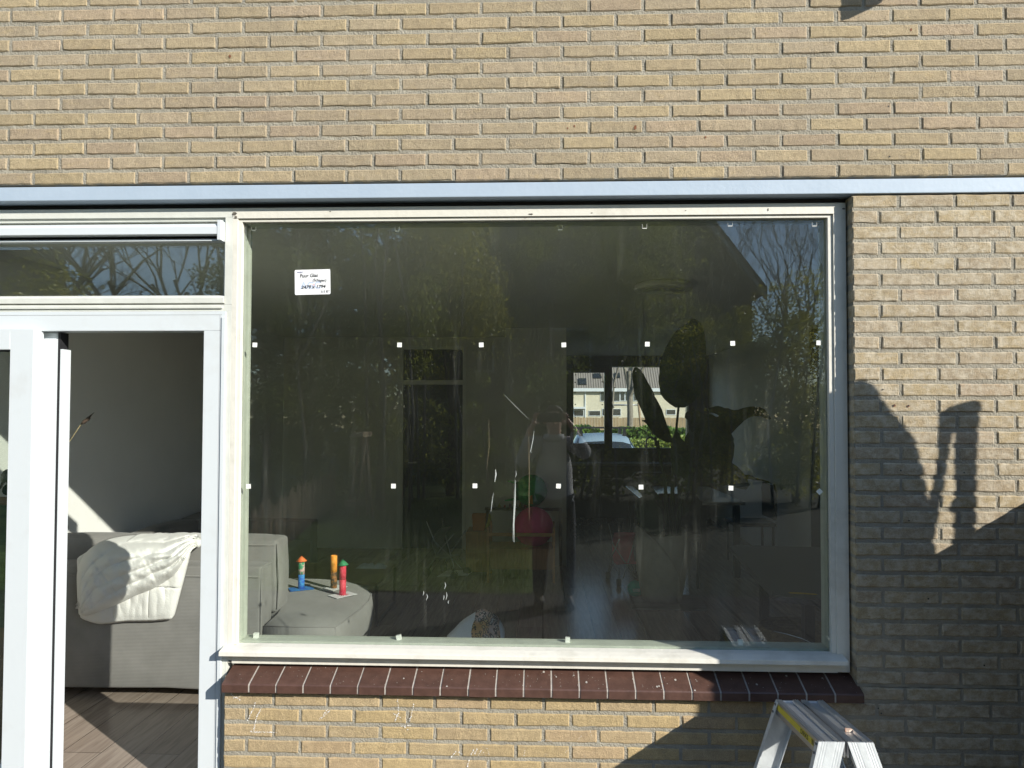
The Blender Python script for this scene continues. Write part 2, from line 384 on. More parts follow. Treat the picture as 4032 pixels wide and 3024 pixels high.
# inner reveals seen through the glass
m = MB(); m.box(-1.30, -1.278, .118, .195, .60, 2.44); m.box(1.1683, 1.19, .118, .195, .60, 2.44); m.box(-1.278, 1.1683, .118, .195, 2.4175, 2.44); m.box(-1.278, 1.1683, .118, .20, .60, .650)
m.build('rebate', GREEN, pw, bevel=.001)
m = MB(); m.box(-1.2733, 1.1645, .0945, .1165, .6450, 2.4145); m.build('pane', GLASS, pw)

CHIPD = pm('bare_wood_chip', (.10, .09, .075), .9, .4, 60)
for u, v, a, b_ in ((923, 842, 16, 9), (928, 856, 7, 10), (2091, 843, 12, 4), (2068, 858, 14, 2.2), (3025, 826, 3, 9), (3322, 822, 9, 4), (2330, 838, 5, 2), (905, 2604, 9, 6), (3325, 2600, 8, 5), (1300, 832, 6, 2), (2700, 829, 4, 2)):
    dv = fwd+right*((u-CX)/F)-up*((v-CY)/F); t = (.0630+DD)/dv.y; m = MB(); m.face([(dv.x*t+a*.001*random.uniform(.5, 1)*cos(k*pi/5), .0636, 1.6+dv.z*t+b_*.001*random.uniform(.5, 1)*sin(k*pi/5)) for k in range(10)]); m.build('paint_chip', CHIPD, pw)
# ---- brown tile sill
def sill():
    n = 23; xa, xb = -1.2803, 1.2400
    t = MB()
    pitch = (xb-xa)/n
    for i in range(n):
        a = xa+i*pitch+(0 if i == 0 else .0035); b = xa+(i+1)*pitch-(0 if i == n-1 else .0035)
        dz = random.uniform(-.0008, .0008); dy = random.uniform(-.001, .001)
        t.mi = 0; t.prism([(.088, .571+dz), (.060, .5655+dz), (-.036+dy, .5285+dz), (-.040+dy, .5235+dz), (-.040+dy, .494+dz), (-.02, .494), (.088, .535)], 'x', a, b)
        t.mi = 1
        if i: t.prism([(.088, .5693), (.060, .5635), (-.034, .527), (-.0375, .5225), (-.0375, .4955), (-.015, .4955), (.088, .533)], 'x', a-.0072, a+.0002)
    bmesh.ops.bevel(t.bm, geom=[e for e in t.bm.edges if e.calc_face_angle(0) > .5], offset=.0018, segments=2, affect='EDGES', profile=.6)
    d = t; d.mi = 1
    for k in range(170):
        x = random.uniform(xa+.02, xb-.02); y = random.uniform(-.033, .055); z = .5655+(y-.060)*.3854+.0012
        r = random.choice([.0008, .001, .0013, .0018]) if random.random() < .93 else random.uniform(.003, .0055)
        n_ = 6; d.face([(x+r*random.uniform(.6, 1.2)*cos(2*pi*q/n_), y+r*1.1*sin(2*pi*q/n_), z+.3854*r*1.1*sin(2*pi*q/n_)) for q in range(n_)])
    d.build('window_sill', [TILE, JOINTW], house)
sill()

# ---- door and transom unit (left)
XL = -3.28
m = MB(); m.box(XL, -1.3068, .065, .12, 2.434, 2.4720); m.box(XL, -1.3068, .0655, .12, 2.036, 2.064)
m.box(-1.3390, -1.3068, .065, .12, 2.064, 2.434)
m.box(-1.3275, -1.3068, .0645, .12, .0, 2.036)
tf = m.build('transom_frame', CREAMG, house, bevel=.0015)
m = MB(); m.prism([(.095, 2.108), (.066, 2.100), (.060, 2.092), (.060, 2.070), (.095, 2.0645)], 'x', XL, -1.3395); m.box(XL, -1.345, .0575, .0650, 2.047, 2.056)
m.build('sill_bead', CREAMG, tf, bevel=.001)
m = MB(); m.box(XL, -1.3395, .076, .096, 2.4195, 2.4335); m.box(-1.3495, -1.3395, .08, .096, 2.108, 2.4190); m.build('glazing_bead', CREAMG, tf, bevel=.0012)
m = MB(); m.box(XL, -1.342, .098, .116, 2.095, 2.425); m.build('pane', GLASSC, tf)
m = MB(); m.prism([(.094, 2.412), (.058, 2.404), (.038, 2.396), (.030, 2.384), (.030, 2.354), (.040, 2.350), (.094, 2.356)], 'x', XL, -1.3565)
v = m.build('vent_grille', UPVC, tf, bevel=.001)
m = MB(); m.box(XL, -1.3505, .056, .0955, 2.331, 2.3395); m.box(-1.3560, -1.3415, .028, .0945, 2.329, 2.412); m.build('vent_edge', UPVC, v, bevel=.0008)
m = MB(); m.box(XL, -1.356, .075, .0950, 2.3400, 2.3555); m.build('vent_shadow_gap', BLACKR, v)
# white plastic frame round the door
m = MB(); m.box(XL, -1.328, .060, .13, 1.9534, 2.0350)
m.box(-1.4219, -1.328, .060, .13, 0, 1.9532); m.box(XL, -3.13, .060, .13, .0, 1.9532)
m.box(-1.345, -1.328, .0545, .060, 0, 2.0100)
df = m.build('door_frame', UPVC, house, bevel=.002)
m = MB(); m.box(XL, -1.3445, .0592, .0602, 2.0195, 2.0210); m.box(-1.3535, -1.3525, .0592, .0602, .02, 2.0180); m.build('seam', pm('seam_grey', (.35, .36, .37), .5), df)
m = MB(); m.box(XL, -1.4225, .131, .165, 1.962, 1.99); m.box(-1.418, -1.40, .131, .160, 0, 1.99); m.build('inner_stop', UPVC, df, bevel=.001)
m = MB(); m.box(XL, -1.42, .03, .20, -.05, .012); m.build('threshold', ALU, df, bevel=.002)
# sliding sash pushed to the left, standing proud of the frame
m = MB(); m.box(-2.223, -2.1220, .020, .080, .03, 1.9600); m.box(-3.12, -3.02, .020, .080, .03, 1.9600); m.box(-3.02, -2.223, .020, .080, 1.8700, 1.9600); m.box(-3.02, -2.223, .020, .080, .03, .14)
sash = m.build('sliding_sash', UPVC, house, bevel=.005, seg=3)
m = MB(); m.box(-3.025, -2.218, .045, .065, .13, 1.88); m.build('pane', GLASSC, sash)
m = MB(); m.box(-2.2285, -2.2215, .032, .045, .14, 1.87); m.box(-3.02, -2.229, .032, .045, 1.864, 1.871); m.build('gasket', BLACKR, sash)
m = MB(); m.box(-2.150, -2.0760, .0850, .0990, .0, 1.925); m.box(-2.15, -2.0760, .0995, .15, .0, 1.952); m.build('sash_stile', UPVC, sash, bevel=.004)
m = MB(); m.box(-2.0755, -2.0640, .100, .150, .0, 1.952); m.build('brush_seal', BLACKR, sash)
m = MB(); m.box(-2.0635, -2.0520, .098, .150, .0, 1.880); m.build('sash_edge', UPVC, sash, bevel=.001)

KS = (2.9258-.018)/2.9258
for o_ in (pw, tf, df, sash): o_.scale = (KS, 1, KS); o_.location = (0, -.018, 1.6*(1-KS))
# ---- rooms behind
for a_, b_ in ((-3.26, -3.16), (2.6, 2.7)): m = MB(); m.box(a_, b_, .3, 8.6, -.02, 2.55); m.build('side_wall', PLASTER, house)
m = MB(); 
yb = 5.68
m.box(-3.16, -1.76, yb, yb+.1, 0, 2.55); m.box(-.93, -.41, yb, yb+.1, 0, 2.55); m.box(-1.76, -.93, yb, yb+.1, 2.44, 2.55)
m.box(-.41, .25, 4.8, 5.9, 0, 2.55); m.box(-.41, .25, 5.9, 8.4, 0, 2.55)
m.build('partition_wall', PLASTERD, house)
m = MB(); m.box(-1.76, -1.69, yb-.015, yb+.08, 0, 2.44); m.box(-.97, -.93, yb-.015, yb+.08, 0, 2.44); m.box(-1.69, -.97, yb-.015, yb+.08, 1.975, 2.03); m.box(-1.69, -.97, yb-.015, yb+.08, 2.40, 2.44)
idr = m.build('door_casing', pm('offwhite_paint', (.80, .79, .72), .5, .03, 5), house, bevel=.003)
m = MB(); m.box(-1.69, -.97, yb+.02, yb+.06, .005, 1.974); ind = m.build('inner_door', pm('navy_door', (.018, .027, .042), .4, .08, 4), idr, bevel=.002)
m = MB(); m.tube([(-1.62, yb+.02, 1.03), (-1.62, yb-.03, 1.03), (-1.51, yb-.03, 1.03)], .009); m.build('handle', ALU, ind)
m = MB(); m.box(-1.69, -.97, yb+.02, yb+.05, 2.031, 2.399); m.build('fanlight', pm('dark_panel', (.03, .035, .04), .3), idr)
m = MB(); m.box(-3.26, 2.7, .301, 8.6, 2.551, 2.75); m.build('ceiling', CEIL, house)
m = MB(); m.box(-.409, .2499, 4.78, 4.799, 0, .07); m.build('skirting', CREAM, house)
# rear wall with the kitchen window
yk = 8.4
m = MB(); m.box(.25, .478, yk, yk+.2, 0, 2.55); m.box(.478, 2.272, yk, yk+.2, 0, 1.09); m.box(2.272, 2.6, yk, yk+.2, 0, 2.55); m.box(.478, 2.272, yk, yk+.2, 2.38, 2.55)
m.build('rear_wall', DARKG, house)
m = MB(); m.box(-3.26, .25, 8.42, 8.6, 0, 2.55); m.build('rear_wall', PLASTER, house)
m = MB(); m.box(.966, 1.086, yk-.02, yk+.08, 1.09, 2.38); m.box(.43, .478, yk-.02, yk+.08, 1.05, 2.40); m.box(.478, .966, yk-.02, yk+.08, 2.285, 2.38); m.box(.478, .966, yk-.02, yk+.08, 1.09, 1.17)
m.box(1.086, 2.272, yk-.02, yk+.08, 1.068, 1.10); m.box(2.272, 2.33, yk-.02, yk+.08, 1.05, 2.40)
kw = m.build('kitchen_window', BLACKP, house, bevel=.003)
m = MB(); m.box(.478, 2.272, yk+.03, yk+.045, 1.09, 2.38); m.build('pane', GLASSF, kw)
def KW(u, v): return (u-2139)/2800*11.24, 1.6-(v-1637)/2800*11.24
for X, Y in ((248, 275), (600, 278), (240, 385), (630, 378), (238, 540), (632, 540), (240, 708), (632, 708), (240, 890), (630, 888), (808, 333), (812, 462), (1330, 1295), (1358, 1295)):
    x, z = KW(2200+X/3.687, 1400+Y/3.687); m = MB(); m.box(x-.009, x+.009, yk+.022, yk+.028, z-.009, z+.009); m.build('pane_pad', BLACKP, kw)
m = MB(); m.box(.26, 2.59, 7.84, 8.39, .86, .9); m.build('worktop', pm('steel_top', (.30, .32, .34), .2, .05, 8, metal=.6), house, bevel=.004)
m = MB(); m.box(.26, 2.59, 7.90, 8.39, .1, .859)
kc = m.build('kitchen_cabinet', DARKG, house)
m = MB()
for a, b in ((.262, .86), (.864, 1.46), (1.464, 2.06), (2.064, 2.588)):
    m.box(a, b, 7.875, 7.899, .105, .66); m.box(a, b, 7.875, 7.899, .665, .855)
m.build('cabinet_front', DARKG, kc, bevel=.002)
x, z = 1.66, .9
m = MB(); m.tube([(x-.07, 8.2, .9), (x-.07, 8.2, 1.2)]+[(x-.07*cos(a), 8.2, 1.2+.075*sin(a)) for a in [pi*k/8 for k in range(1, 9)]]+[(x+.072, 8.2, 1.14)], .014); m.tube([(x-.07, 8.2, .95), (x-.07, 8.2, 1.06)], .022)
m.build('kitchen_tap', pm('gun_metal', (.10, .11, .12), .3, metal=.8), None, label='tall curved kitchen tap standing on the worktop under the rear window', cat='tap')
# floor
m = MB(); m.box(-3.26, 2.7, .12, 8.6, -.1, 0); m.build('indoor_floor', LAMI, None, kind='structure')

# ================================================================== placing helpers
import numpy as np
def at(u, v, y):            # photo pixel -> the point of the scene at that distance y from the wall face
    d = fwd+right*((u-CX)/F)-up*((v-CY)/F)
    t = (y+DD)/d.y
    return Vector((d.x*t, y, 1.6+d.z*t))
def gd(u, v, Y):            # the same for something Y metres out in the garden, seen as a reflection
    a = at(u, v, .19+Y); return Vector((a.x, -Y, a.z))

# ---- glazing pads and the maker's label on the glass
pads = [((1003, 1358), 'upper', 0), ((1573, 1358), 'upper', 0), ((1895, 1358), 'upper', 0), ((2220, 1358), 'upper', 0), ((2549, 1355), 'upper', 0), ((2885, 1352), 'upper', 0), ((3224, 1350), 'upper', 0),
        ((978, 1915), 'lower', 0), ((1549, 1914), 'lower', 0), ((1870, 1913), 'lower', 0), ((2199, 1914), 'lower', 0), ((2524, 1918), 'lower', 0), ((2878, 1922), 'lower', 0), ((3227, 1936), 'lower', 45)]
ordn = ['first', 'second', 'third', 'fourth', 'fifth', 'sixth', 'seventh']
for i, ((u, v), row, rot) in enumerate(pads):
    p = at(u, v, .0745); m = MB(); m.box(-.0095, .0095, 0, .0018, -.0095, .0095)
    lab = 'small white square pad on the big pane, %s from the left in the %s row' % (ordn[i % 7], row)
    if rot: lab = 'small white pad turned to a diamond on the big pane near the right post'
    o = m.build('glazing_pad', PADM, None, label=lab, cat='pad', group='white pads stuck on the big pane')
    o.location = (p.x, .0742, p.z); o.rotation_euler = (0, R(rot+random.uniform(-3, 3)), 0)
PADC = pm('clear_pad', (.25, .28, .24), .3, .1, 40)
for i, (u, v) in enumerate([(999, 899), (1564, 902), (2206, 897), (2538, 891), (2875, 882), (3207, 882)]):
    p = at(u, v, .0745); m = MB(); m.box(-.0095, .0095, 0, .0018, -.0095, -.0072); m.box(-.0095, -.0088, 0, .0018, -.0095, .0095); m.box(.0088, .0095, 0, .0018, -.0095, .0095)  # strips paint in the lit lower edges of the clear pads
    o = m.build('glazing_pad', PADM if i > 2 else PADC, None, label='thin clear pad under the top edge of the big pane, %s from the left' % ordn[i], cat='pad', group='clear pads along the top of the big pane')
    o.location = (p.x, .0742, p.z)
for i, (u, v, r) in enumerate([(1000, 2514, 2), (1566, 2524, -12), (2236, 2529, 3), (2921, 2540, 0)]):
    p = at(u, v, .117); m = MB(); m.box(-.0095, .0095, 0, .016, -.011, .009)
    o = m.build('glazing_block', PADM, None, label='pale block standing on the green ledge behind the pane foot, %s from the left' % ordn[i], cat='block', group='blocks along the foot of the big pane')
    o.location = (p.x, .132, .667); o.rotation_euler = (0, R(r), 0)
def text(body, size, loc, mat, parent, rot=0, shear=0, sx=1, name='lettering', M=None, bold=0):
    c = bpy.data.curves.new('t', 'FONT'); c.body = body; c.size = size; c.shear = shear; c.offset = bold
    t = bpy.data.objects.new('t', c); COL.objects.link(t); bpy.context.view_layer.update()
    me = bpy.data.meshes.new_from_object(t.evaluated_get(bpy.context.evaluated_depsgraph_get()))
    bpy.data.objects.remove(t)
    T = M if M else (Matrix.Translation(loc) @ Matrix.Rotation(R(90), 4, 'X') @ Matrix.Rotation(R(rot), 4, 'Z') @ Matrix.Diagonal((sx, 1, 1, 1)))
    me.transform(T); me.name = name
    return obj(name, me, mat, parent)
A = at(1162, 1063, .0740); B = at(1301, 1161, .0740)
lab = thing('pane_label', 'white paper label with handwritten glass size stuck at the upper left of the big pane', 'label', loc=(A.x, .0745, B.z), rz=0)
lab.rotation_euler = (0, R(-1.2), 0)
w, h = B.x-A.x, A.z-B.z
def rrect(w, h, r, n=4):
    P = []
    for cx, cy, a0 in ((w-r, h-r, 0), (r, h-r, 90), (r, r, 180), (w-r, r, 270)):
        P += [(cx+r*cos(R(a0+90*k/n)), cy+r*sin(R(a0+90*k/n))) for k in range(n+1)]
    return P
m = MB(); m.prism(rrect(w, h, .005), 'y', 0, .0008); m.build('sheet', WHITEP, lab)
BLUL = pm('pale_blue_print', (.50, .58, .72), .6, .02); NAVY = pm('navy_print', (.03, .04, .20), .6, .02); REDP = pm('red_print', (.75, .25, .2), .6, .02)
text('AGC', .0085, (w*.07, -.0004, h*.87), NAVY, lab, sx=1.4, bold=.0003)
text('AGC', .041, (w*.16, -.0003, h*.24), BLUL, lab, sx=1.0, bold=.0012)
m = MB(); m.box(w*.50, w*.56, -.0005, -.00035, h*.37, h*.40); m.build('logo_dash', REDP, lab)
text('Puur Glas', .0205, (w*.14, -.0007, h*.69), INK, lab, rot=1, shear=.18, sx=.95, bold=.0004)
text('(Schagen)', .0165, (w*.50, -.0007, h*.53), INK, lab, rot=-3, shear=.15, sx=.92, bold=.0003)
text('2479 x 1794', .0185, (w*.18, -.0007, h*.24), INK, lab, rot=1, shear=.2, sx=1.1, bold=.0006)
text('111 K6', .0135, (w*.72, -.0007, h*.06), INK, lab, rot=2, shear=.15, sx=1, bold=.0005)
# dried runs, scrapes and painted-in reflection lines on the pane
PANE_MARK = pm('run_reflection_mark', (.42, .45, .43), .6, .1, 200)
def pane_mark(pts, wd, y=.0932, name='run_reflection_mark', mat=None):
    m = MB(); P = [at(u, v, y) for u, v in pts]
    wd *= .75; rr = [wd*.25]+[wd]*(len(P)-2)+[wd*.3]
    for i in range(len(P)-1):
        a, b = P[i], P[i+1]; t = (b-a).normalized(); n = Vector((-t.z, 0, t.x))
        m.face([a-n*rr[i], a+n*rr[i], b+n*rr[i+1], b-n*rr[i+1]])
    me = m.build(name, mat or PANE_MARK, pw); md = me.modifiers.new('s', 'SOLIDIFY'); md.thickness = .0005; md.offset = 0
    return me
pane_mark([(1951, 1848), (1953, 1868), (1948, 1897)], .0040)
pane_mark([(1943, 1940), (1938, 1975), (1933, 2017)], .0018)
pane_mark([(2031, 1852), (2033, 1868), (2029, 1880)], .0016)
pane_mark([(2030, 1890), (2028, 1980), (2023, 2060), (2024, 2135)], .0034)
pane_mark([(2026, 1884), (2024, 1980), (2020, 2070), (2019, 2130)], .0008)
pane_mark([(2082, 1700), (2083, 1790), (2084, 1870), (2083, 1960), (2084, 2048)], .0009, mat=pm('tan_streak', (.26, .21, .13), .8))  # thin tan upright stroke on the pane
pane_mark([(2103, 1695), (2099, 1730), (2089, 1778), (2094, 1783)], .0016)
pane_mark([(1985, 1553), (2030, 1600), (2083, 1651)], .0009)  # painted stroke standing in for a mirrored line
pane_mark([(1925, 1650), (1926, 1760), (1916, 1850)], .0007, mat=bpy.data.materials['tan_streak'])
for u, v, q in ((1668, 2335, 8), (1680, 2350, 12), (1752, 2305, 12), (1758, 2345, 14), (1748, 2352, 9), (1768, 2370, 6)):
    pane_mark([(u, v-q), (u+random.uniform(-4, 4), v), (u-2, v+q*1.2)], .0022)
pane_mark([(3045, 2335+150), (3100, 2497), (3160, 2515), (3222, 2545)], .0012)  # pale curve painting in a reflection low on the right

# ================================================================== things in the room
sofa = thing('sofa', 'grey corduroy corner sofa with its back to the open door and a rounded seat end', 'sofa')
def cushion(m_, x0, x1, y0, y1, z0, z1, name, mat, r=.035, parent=sofa, sag=.0):
    m = MB(); m.box(x0, x1, y0, y1, z0, z1)
    bmesh.ops.subdivide_edges(m.bm, edges=m.bm.edges, cuts=5, use_grid_fill=True)
    cx, cy, cz = (x0+x1)/2, (y0+y1)/2, (z0+z1)/2; hx, hy, hz = (x1-x0)/2, (y1-y0)/2, (z1-z0)/2
    for v in m.bm.verts:
        q = [(v.co.x-cx)/hx, (v.co.y-cy)/hy, (v.co.z-cz)/hz]
        for k in range(3):
            o1, o2 = q[(k+1) % 3], q[(k+2) % 3]
            if abs(q[k]) > .99: v.co[k] += math.copysign(m_*(1-o1*o1)*(1-o2*o2), q[k])
        v.co += Vector((noise.noise(v.co*7), noise.noise(v.co*7+Vector((5, 0, 0))), noise.noise(v.co*7+Vector((0, 9, 0)))))*.006
    e = [e for e in m.bm.edges if len(e.link_faces) == 2 and e.calc_face_angle(0) > .9]
    bmesh.ops.bevel(m.bm, geom=e, offset=r*.5, segments=3, affect='EDGES', profile=.5)
    o = m.build(name, mat, parent, smooth=True)
    return o
def piping(pts, parent, r=.004):
    m = MB(); m.tube(pts, r, 6); return m.build('piping', SOFA, parent)
XR = -1.560
b = cushion(.006, -3.14, XR, 1.04, 1.215, .055, .745, 'backrest', SOFA, .03)
piping([(-3.12, 1.036, .69), (-2.2, 1.034, .692), (XR-.01, 1.036, .69)], b)
piping([(XR+.001, 1.045, .08), (XR+.003, 1.043, .4), (XR+.001, 1.05, .73), (XR-.002, 1.20, .735)], b)
b = cushion(.018, -2.30, -1.535, 1.22, 1.42, .44, .865, 'back_cushion', SOFA, .05)
piping([(-2.25, 1.212, .835), (-1.9, 1.205, .838), (-1.55, 1.218, .835)], b); piping([(-1.535, 1.225, .46), (-1.523, 1.222, .64), (-1.538, 1.225, .84)], b)
cushion(.018, -2.98, -2.32, 1.22, 1.42, .44, .865, 'back_cushion', SOFA, .05)
cushion(.006, -3.15, -2.99, 1.22, 3.85, .05, .69, 'backrest', SOFA, .03)
for a in (1.43, 2.17, 2.91): cushion(.018, -2.98, -2.80, a+.01, a+.71, .44, .74, 'back_cushion', SOFA, .05)
cushion(.006, -2.985, -2.12, 3.66, 3.85, .05, .61, 'armrest', SOFA, .03)
cushion(.012, -2.98, -2.12, 2.17, 3.65, .20, .44, 'seat', SOFAT, .04)
# the rounded seat end that shows through the pane
def seat_end():
    out = [(-1.545, 1.068), (-1.35, 1.060), (-1.15, 1.066), (-1.125, 1.22), (-1.105, 1.42), (-1.10, 1.62), (-1.125, 1.80), (-1.20, 1.97), (-1.33, 2.08), (-1.55, 2.13), (-2.0, 2.15), (-2.97, 2.15), (-2.97, 1.225), (-1.545, 1.225)]
    # layers: base, seat side, puffy top
    def ring(off, z): 
        c = Vector((-1.6, 1.6)); R_ = []
        for i, p in enumerate(out):
            p = Vector(p); a = Vector(out[i-1]); b_ = Vector(out[(i+1) % len(out)])
            t = (b_-a).normalized(); n = Vector((t.y, -t.x)); R_.append((p.x+n.x*off, p.y+n.y*off, z))
        return R_
    m = MB()
    L = [ring(-.03, .03), ring(-.01, .06), ring(-.005, .20), ring(-.02, .212), ring(.012, .24), ring(.018, .32), ring(.006, .405), ring(-.004, .413), ring(-.02, .424), ring(-.07, .446), ring(-.14, .458)]
    V = [[m.bm.verts.new(p) for p in r] for r in L]
    n = len(out)
    for A_, B_ in zip(V, V[1:]):
        for i in range(n):
            f = m.bm.faces.new((A_[i], A_[(i+1) % n], B_[(i+1) % n], B_[i])); f.smooth = True
    m.bm.faces.new(V[-1]).smooth = True; m.bm.faces.new(V[0][::-1])
    s = m.build('seat', SOFAT, sofa)
    r = ring(.003, .409)
    piping(r[0:10], s, .0045)
    r2 = ring(.008, .215); piping(r2[2:9], s, .003)
    piping([r[2], (r[2][0]+.012, r[2][1]-.006, .32), (r[2][0], r[2][1], .22)], s, .0035)
seat_end()
for x, y in ((-3.05, 1.1), (-1.65, 1.12), (-2.2, 3.75), (-1.2, 1.4)): m = MB(); m.lathe([(0, 0), (.022, 0), (.022, .07), (0, .07)], (x, y, 0.0), 12); m.build('leg', BLACKP, sofa)

# quilt over the sofa back
def interp(P, s):
    s = min(max(s, 0), .99999)*(len(P)-1); i = int(s); f = s-i
    a, b_ = P[i], P[min(i+1, len(P)-1)]; p0 = P[max(i-1, 0)]; p3 = P[min(i+2, len(P)-1)]
    return tuple(.5*(2*a[k]+(b_[k]-p0[k])*f+(2*p0[k]-5*a[k]+4*b_[k]-p3[k])*f*f+(3*a[k]-3*b_[k]+p3[k]-p0[k])*f**3) for k in range(2))
def quilt_sheet(top, bot, y0, thick, folds, nu=90, nv=60):
    m = MB(); G = []
    for j in range(nv+1):
        row = []; t = j/nv
        for i in range(nu+1):
            s = i/nu; a = interp(top, s); b_ = interp(bot, s); u = a[0]+(b_[0]-a[0])*t; v = a[1]+(b_[1]-a[1])*t
            p = at(u, v, y0)
            rim = (max(0, 1-(2*s-1)**8)**.5)*(max(0, 1-abs(2*t-1)**3.2)**.5)
            d = thick*rim+folds(s, t, p)*rim
            y = y0-d
            if p.z > .80: y += (p.z-.80)**1.6*5.5
            p = at(u, v, y)
            row.append(m.bm.verts.new((p.x, y, p.z)))
        G.append(row)
    for j in range(nv):
        for i in range(nu):
            m.bm.faces.new((G[j][i], G[j][i+1], G[j+1][i+1], G[j+1][i])).smooth = True
    return m
quilt = thing('quilt', 'crumpled white quilted blanket folded over the back of the grey sofa', 'blanket')
def f1(s, t, p):
    k = .5*noise.noise(Vector((p.x*9, p.z*4, 2)))
    g = min(abs(((s*3.0+.35) % 1)-.5), abs(((t*2.6) % 1)-.5))
    return .010*noise.noise(Vector((p.x*13, p.z*6, 1)))+.006*noise.noise(Vector((p.x*40, p.z*14, 1)))-.006*math.exp(-(g/.03)**2)
def f2(s, t, p):
    w_ = t+.10*noise.noise(Vector((s*3, t*2, 4)))+.03*noise.noise(Vector((s*9, t*6, 4)))
    rid = abs(sin(w_*16))**.7-.5
    amp = .030*(.35+.65*min(1, max(0, (s-.15)*2.2)))
    gs = min(abs(((s*4.2+.2) % 1)-.5), 9)
    return amp*rid+.014*noise.noise(Vector((p.x*20, p.z*20, 7)))+.0035*noise.noise(Vector((p.x*70, p.z*50, 7)))-.007*math.exp(-(gs/.02)**2)
m = quilt_sheet([(318, 2200), (420, 2150), (520, 2140), (620, 2140), (745, 2150)], [(330, 2425), (400, 2445), (500, 2436), (600, 2434), (672, 2428)], 1.095, .025, f1)
o = m.build('quilt_underside', QUILT, quilt); md = o.modifiers.new('s', 'SOLIDIFY'); md.thickness = .02; md.offset = -1
m = quilt_sheet([(309, 2415), (303, 2330), (305, 2245), (335, 2180), (395, 2134), (470, 2112), (560, 2104), (640, 2106), (700, 2096), (750, 2100), (788, 2130)],
                [(311, 2420), (345, 2424), (415, 2400), (480, 2374), (540, 2346), (600, 2322), (650, 2292), (690, 2262), (720, 2215), (755, 2160), (788, 2140)], 1.070, .110, f2, 120, 70)
o = m.build('quilt_fold', QUILT, quilt); md = o.modifiers.new('s', 'SOLIDIFY'); md.thickness = .02; md.offset = -1
m = MB(); G = []
for j in range(9):
    row = []
    for i in range(30):
        x = -2.36+.42*i/29; y = 1.10+j*.05
        row.append(m.bm.verts.new((x, y, .885+.018*sin(j*.6)+.012*noise.noise(Vector((x*14, y*12, 0))))))
    G.append(row)
for j in range(8):
    for i in range(29): m.bm.faces.new((G[j][i], G[j][i+1], G[j+1][i+1], G[j+1][i])).smooth = True
o = m.build('quilt_top', QUILT, quilt); md = o.modifiers.new('s', 'SOLIDIFY'); md.thickness = .03

sofa.location = (0, .07, 0); sofa.scale = (1.018, 1, 1)
# painted cardboard towers on the seat
def paint(name, ca, cb, sc=60, thr=(.45, .55)): return pm(name, ca, .7, 0, sc, .1, 200, col2=cb, thr=thr)
def seatpt(u, v, z=.468):
    y = 1.5
    for _ in range(30):
        p = at(u, v, y); y += (p.z-z)*(y+DD)/1.15
    return at(u, v, y)
SPAP = WHITEP
def tower(name, lab, u, v, vt, mats, cone, tilt=0, sheet=True, r=.0205, off=0):
    p = seatpt(u, v, .462); top = at(u, vt, p.y).z
    t = thing(name, lab, 'craft tower', 'painted cardboard towers on the sofa seat', loc=(p.x, p.y, .462)); H = top-.462
    hc = .030 if cone else 0
    z0 = .002
    segs = mats; n = len(segs); hb = (H-hc)/n
    for i, mt in enumerate(segs):
        m = MB(); a, b_ = z0+hb*i, z0+hb*(i+1)-.0003; ox = off*(i % 2)
        m.lathe([(r*.93, a), (r, a), (r*1.01, (a+b_)/2), (r, b_), (r*.93, b_), (r*.93, a)], (ox, 0, 0), 24); m.build('tube', mt, t)
    if cone:
        m = MB(); m.lathe([(0, H), (.036, H-hc-.004), (.034, H-hc-.005), (0, H-.003)], (0, 0, 0), 24); m.build('cone_roof', cone, t)
    if sheet:
        m = MB(); n_ = 8
        c_, s_ = cos(sheet), sin(sheet); W2, H2 = .075, .052
        P = [(x*c_-y*s_, x*s_+y*c_) for x, y in ((-W2, -H2), (W2, -H2), (W2, H2), (-W2, H2))]
        m.prism(P, 'z', .0005, .0022); m.build('paper_base', SPAP if cone is not ORC else BLUEP, t)
    t.rotation_euler = (0, R(tilt), 0)
    return t
BLUEP = paint('blue_paint', (.05, .28, .60), (.02, .12, .52), 50)
ORC = paint('red_orange_paint', (.80, .15, .04), (.85, .22, .06))
GRC = paint('green_paint', (.03, .22, .09), (.04, .30, .13))
PKGR = paint('pink_green_paint', (.75, .48, .45), (.04, .28, .14), 34)
ORP = paint('orange_paint', (.85, .30, .03), (.90, .40, .06)); BRP = paint('dark_drip_paint', (.05, .03, .02), (.30, .12, .03), 45)
RDP = paint('crimson_paint', (.62, .02, .06), (.72, .08, .12), 90)
tower('craft_tower', 'blue and pink painted cardboard tower with an orange cone roof on the grey sofa seat', 1186, 2318, 2188, [BLUEP, PKGR], ORC, 0, .5)
tower('craft_tower', 'orange painted cardboard tube without a roof standing behind the red tower', 1314, 2316, 2188, [BRP, ORP], None, 0, 1.1)
rt_ = tower('craft_tower', 'crimson painted cardboard tower with a green cone roof on a white sheet', 1349, 2343, 2202, [RDP, RDP], GRC, 0, .85)
m = MB()
for k in range(15):
    a = random.uniform(0, 2*pi); l = random.uniform(.03, .045); n_ = Vector((-sin(a), cos(a), 0))*.0016; d = Vector((cos(a), sin(a), 0))
    m.face([d*.018-n_+Vector((0, 0, .003)), d*l-n_*.5+Vector((0, 0, .003)), d*l+n_*.5+Vector((0, 0, .003)), d*.018+n_+Vector((0, 0, .003))])
m.build('paint_splash', RDP, rt_)

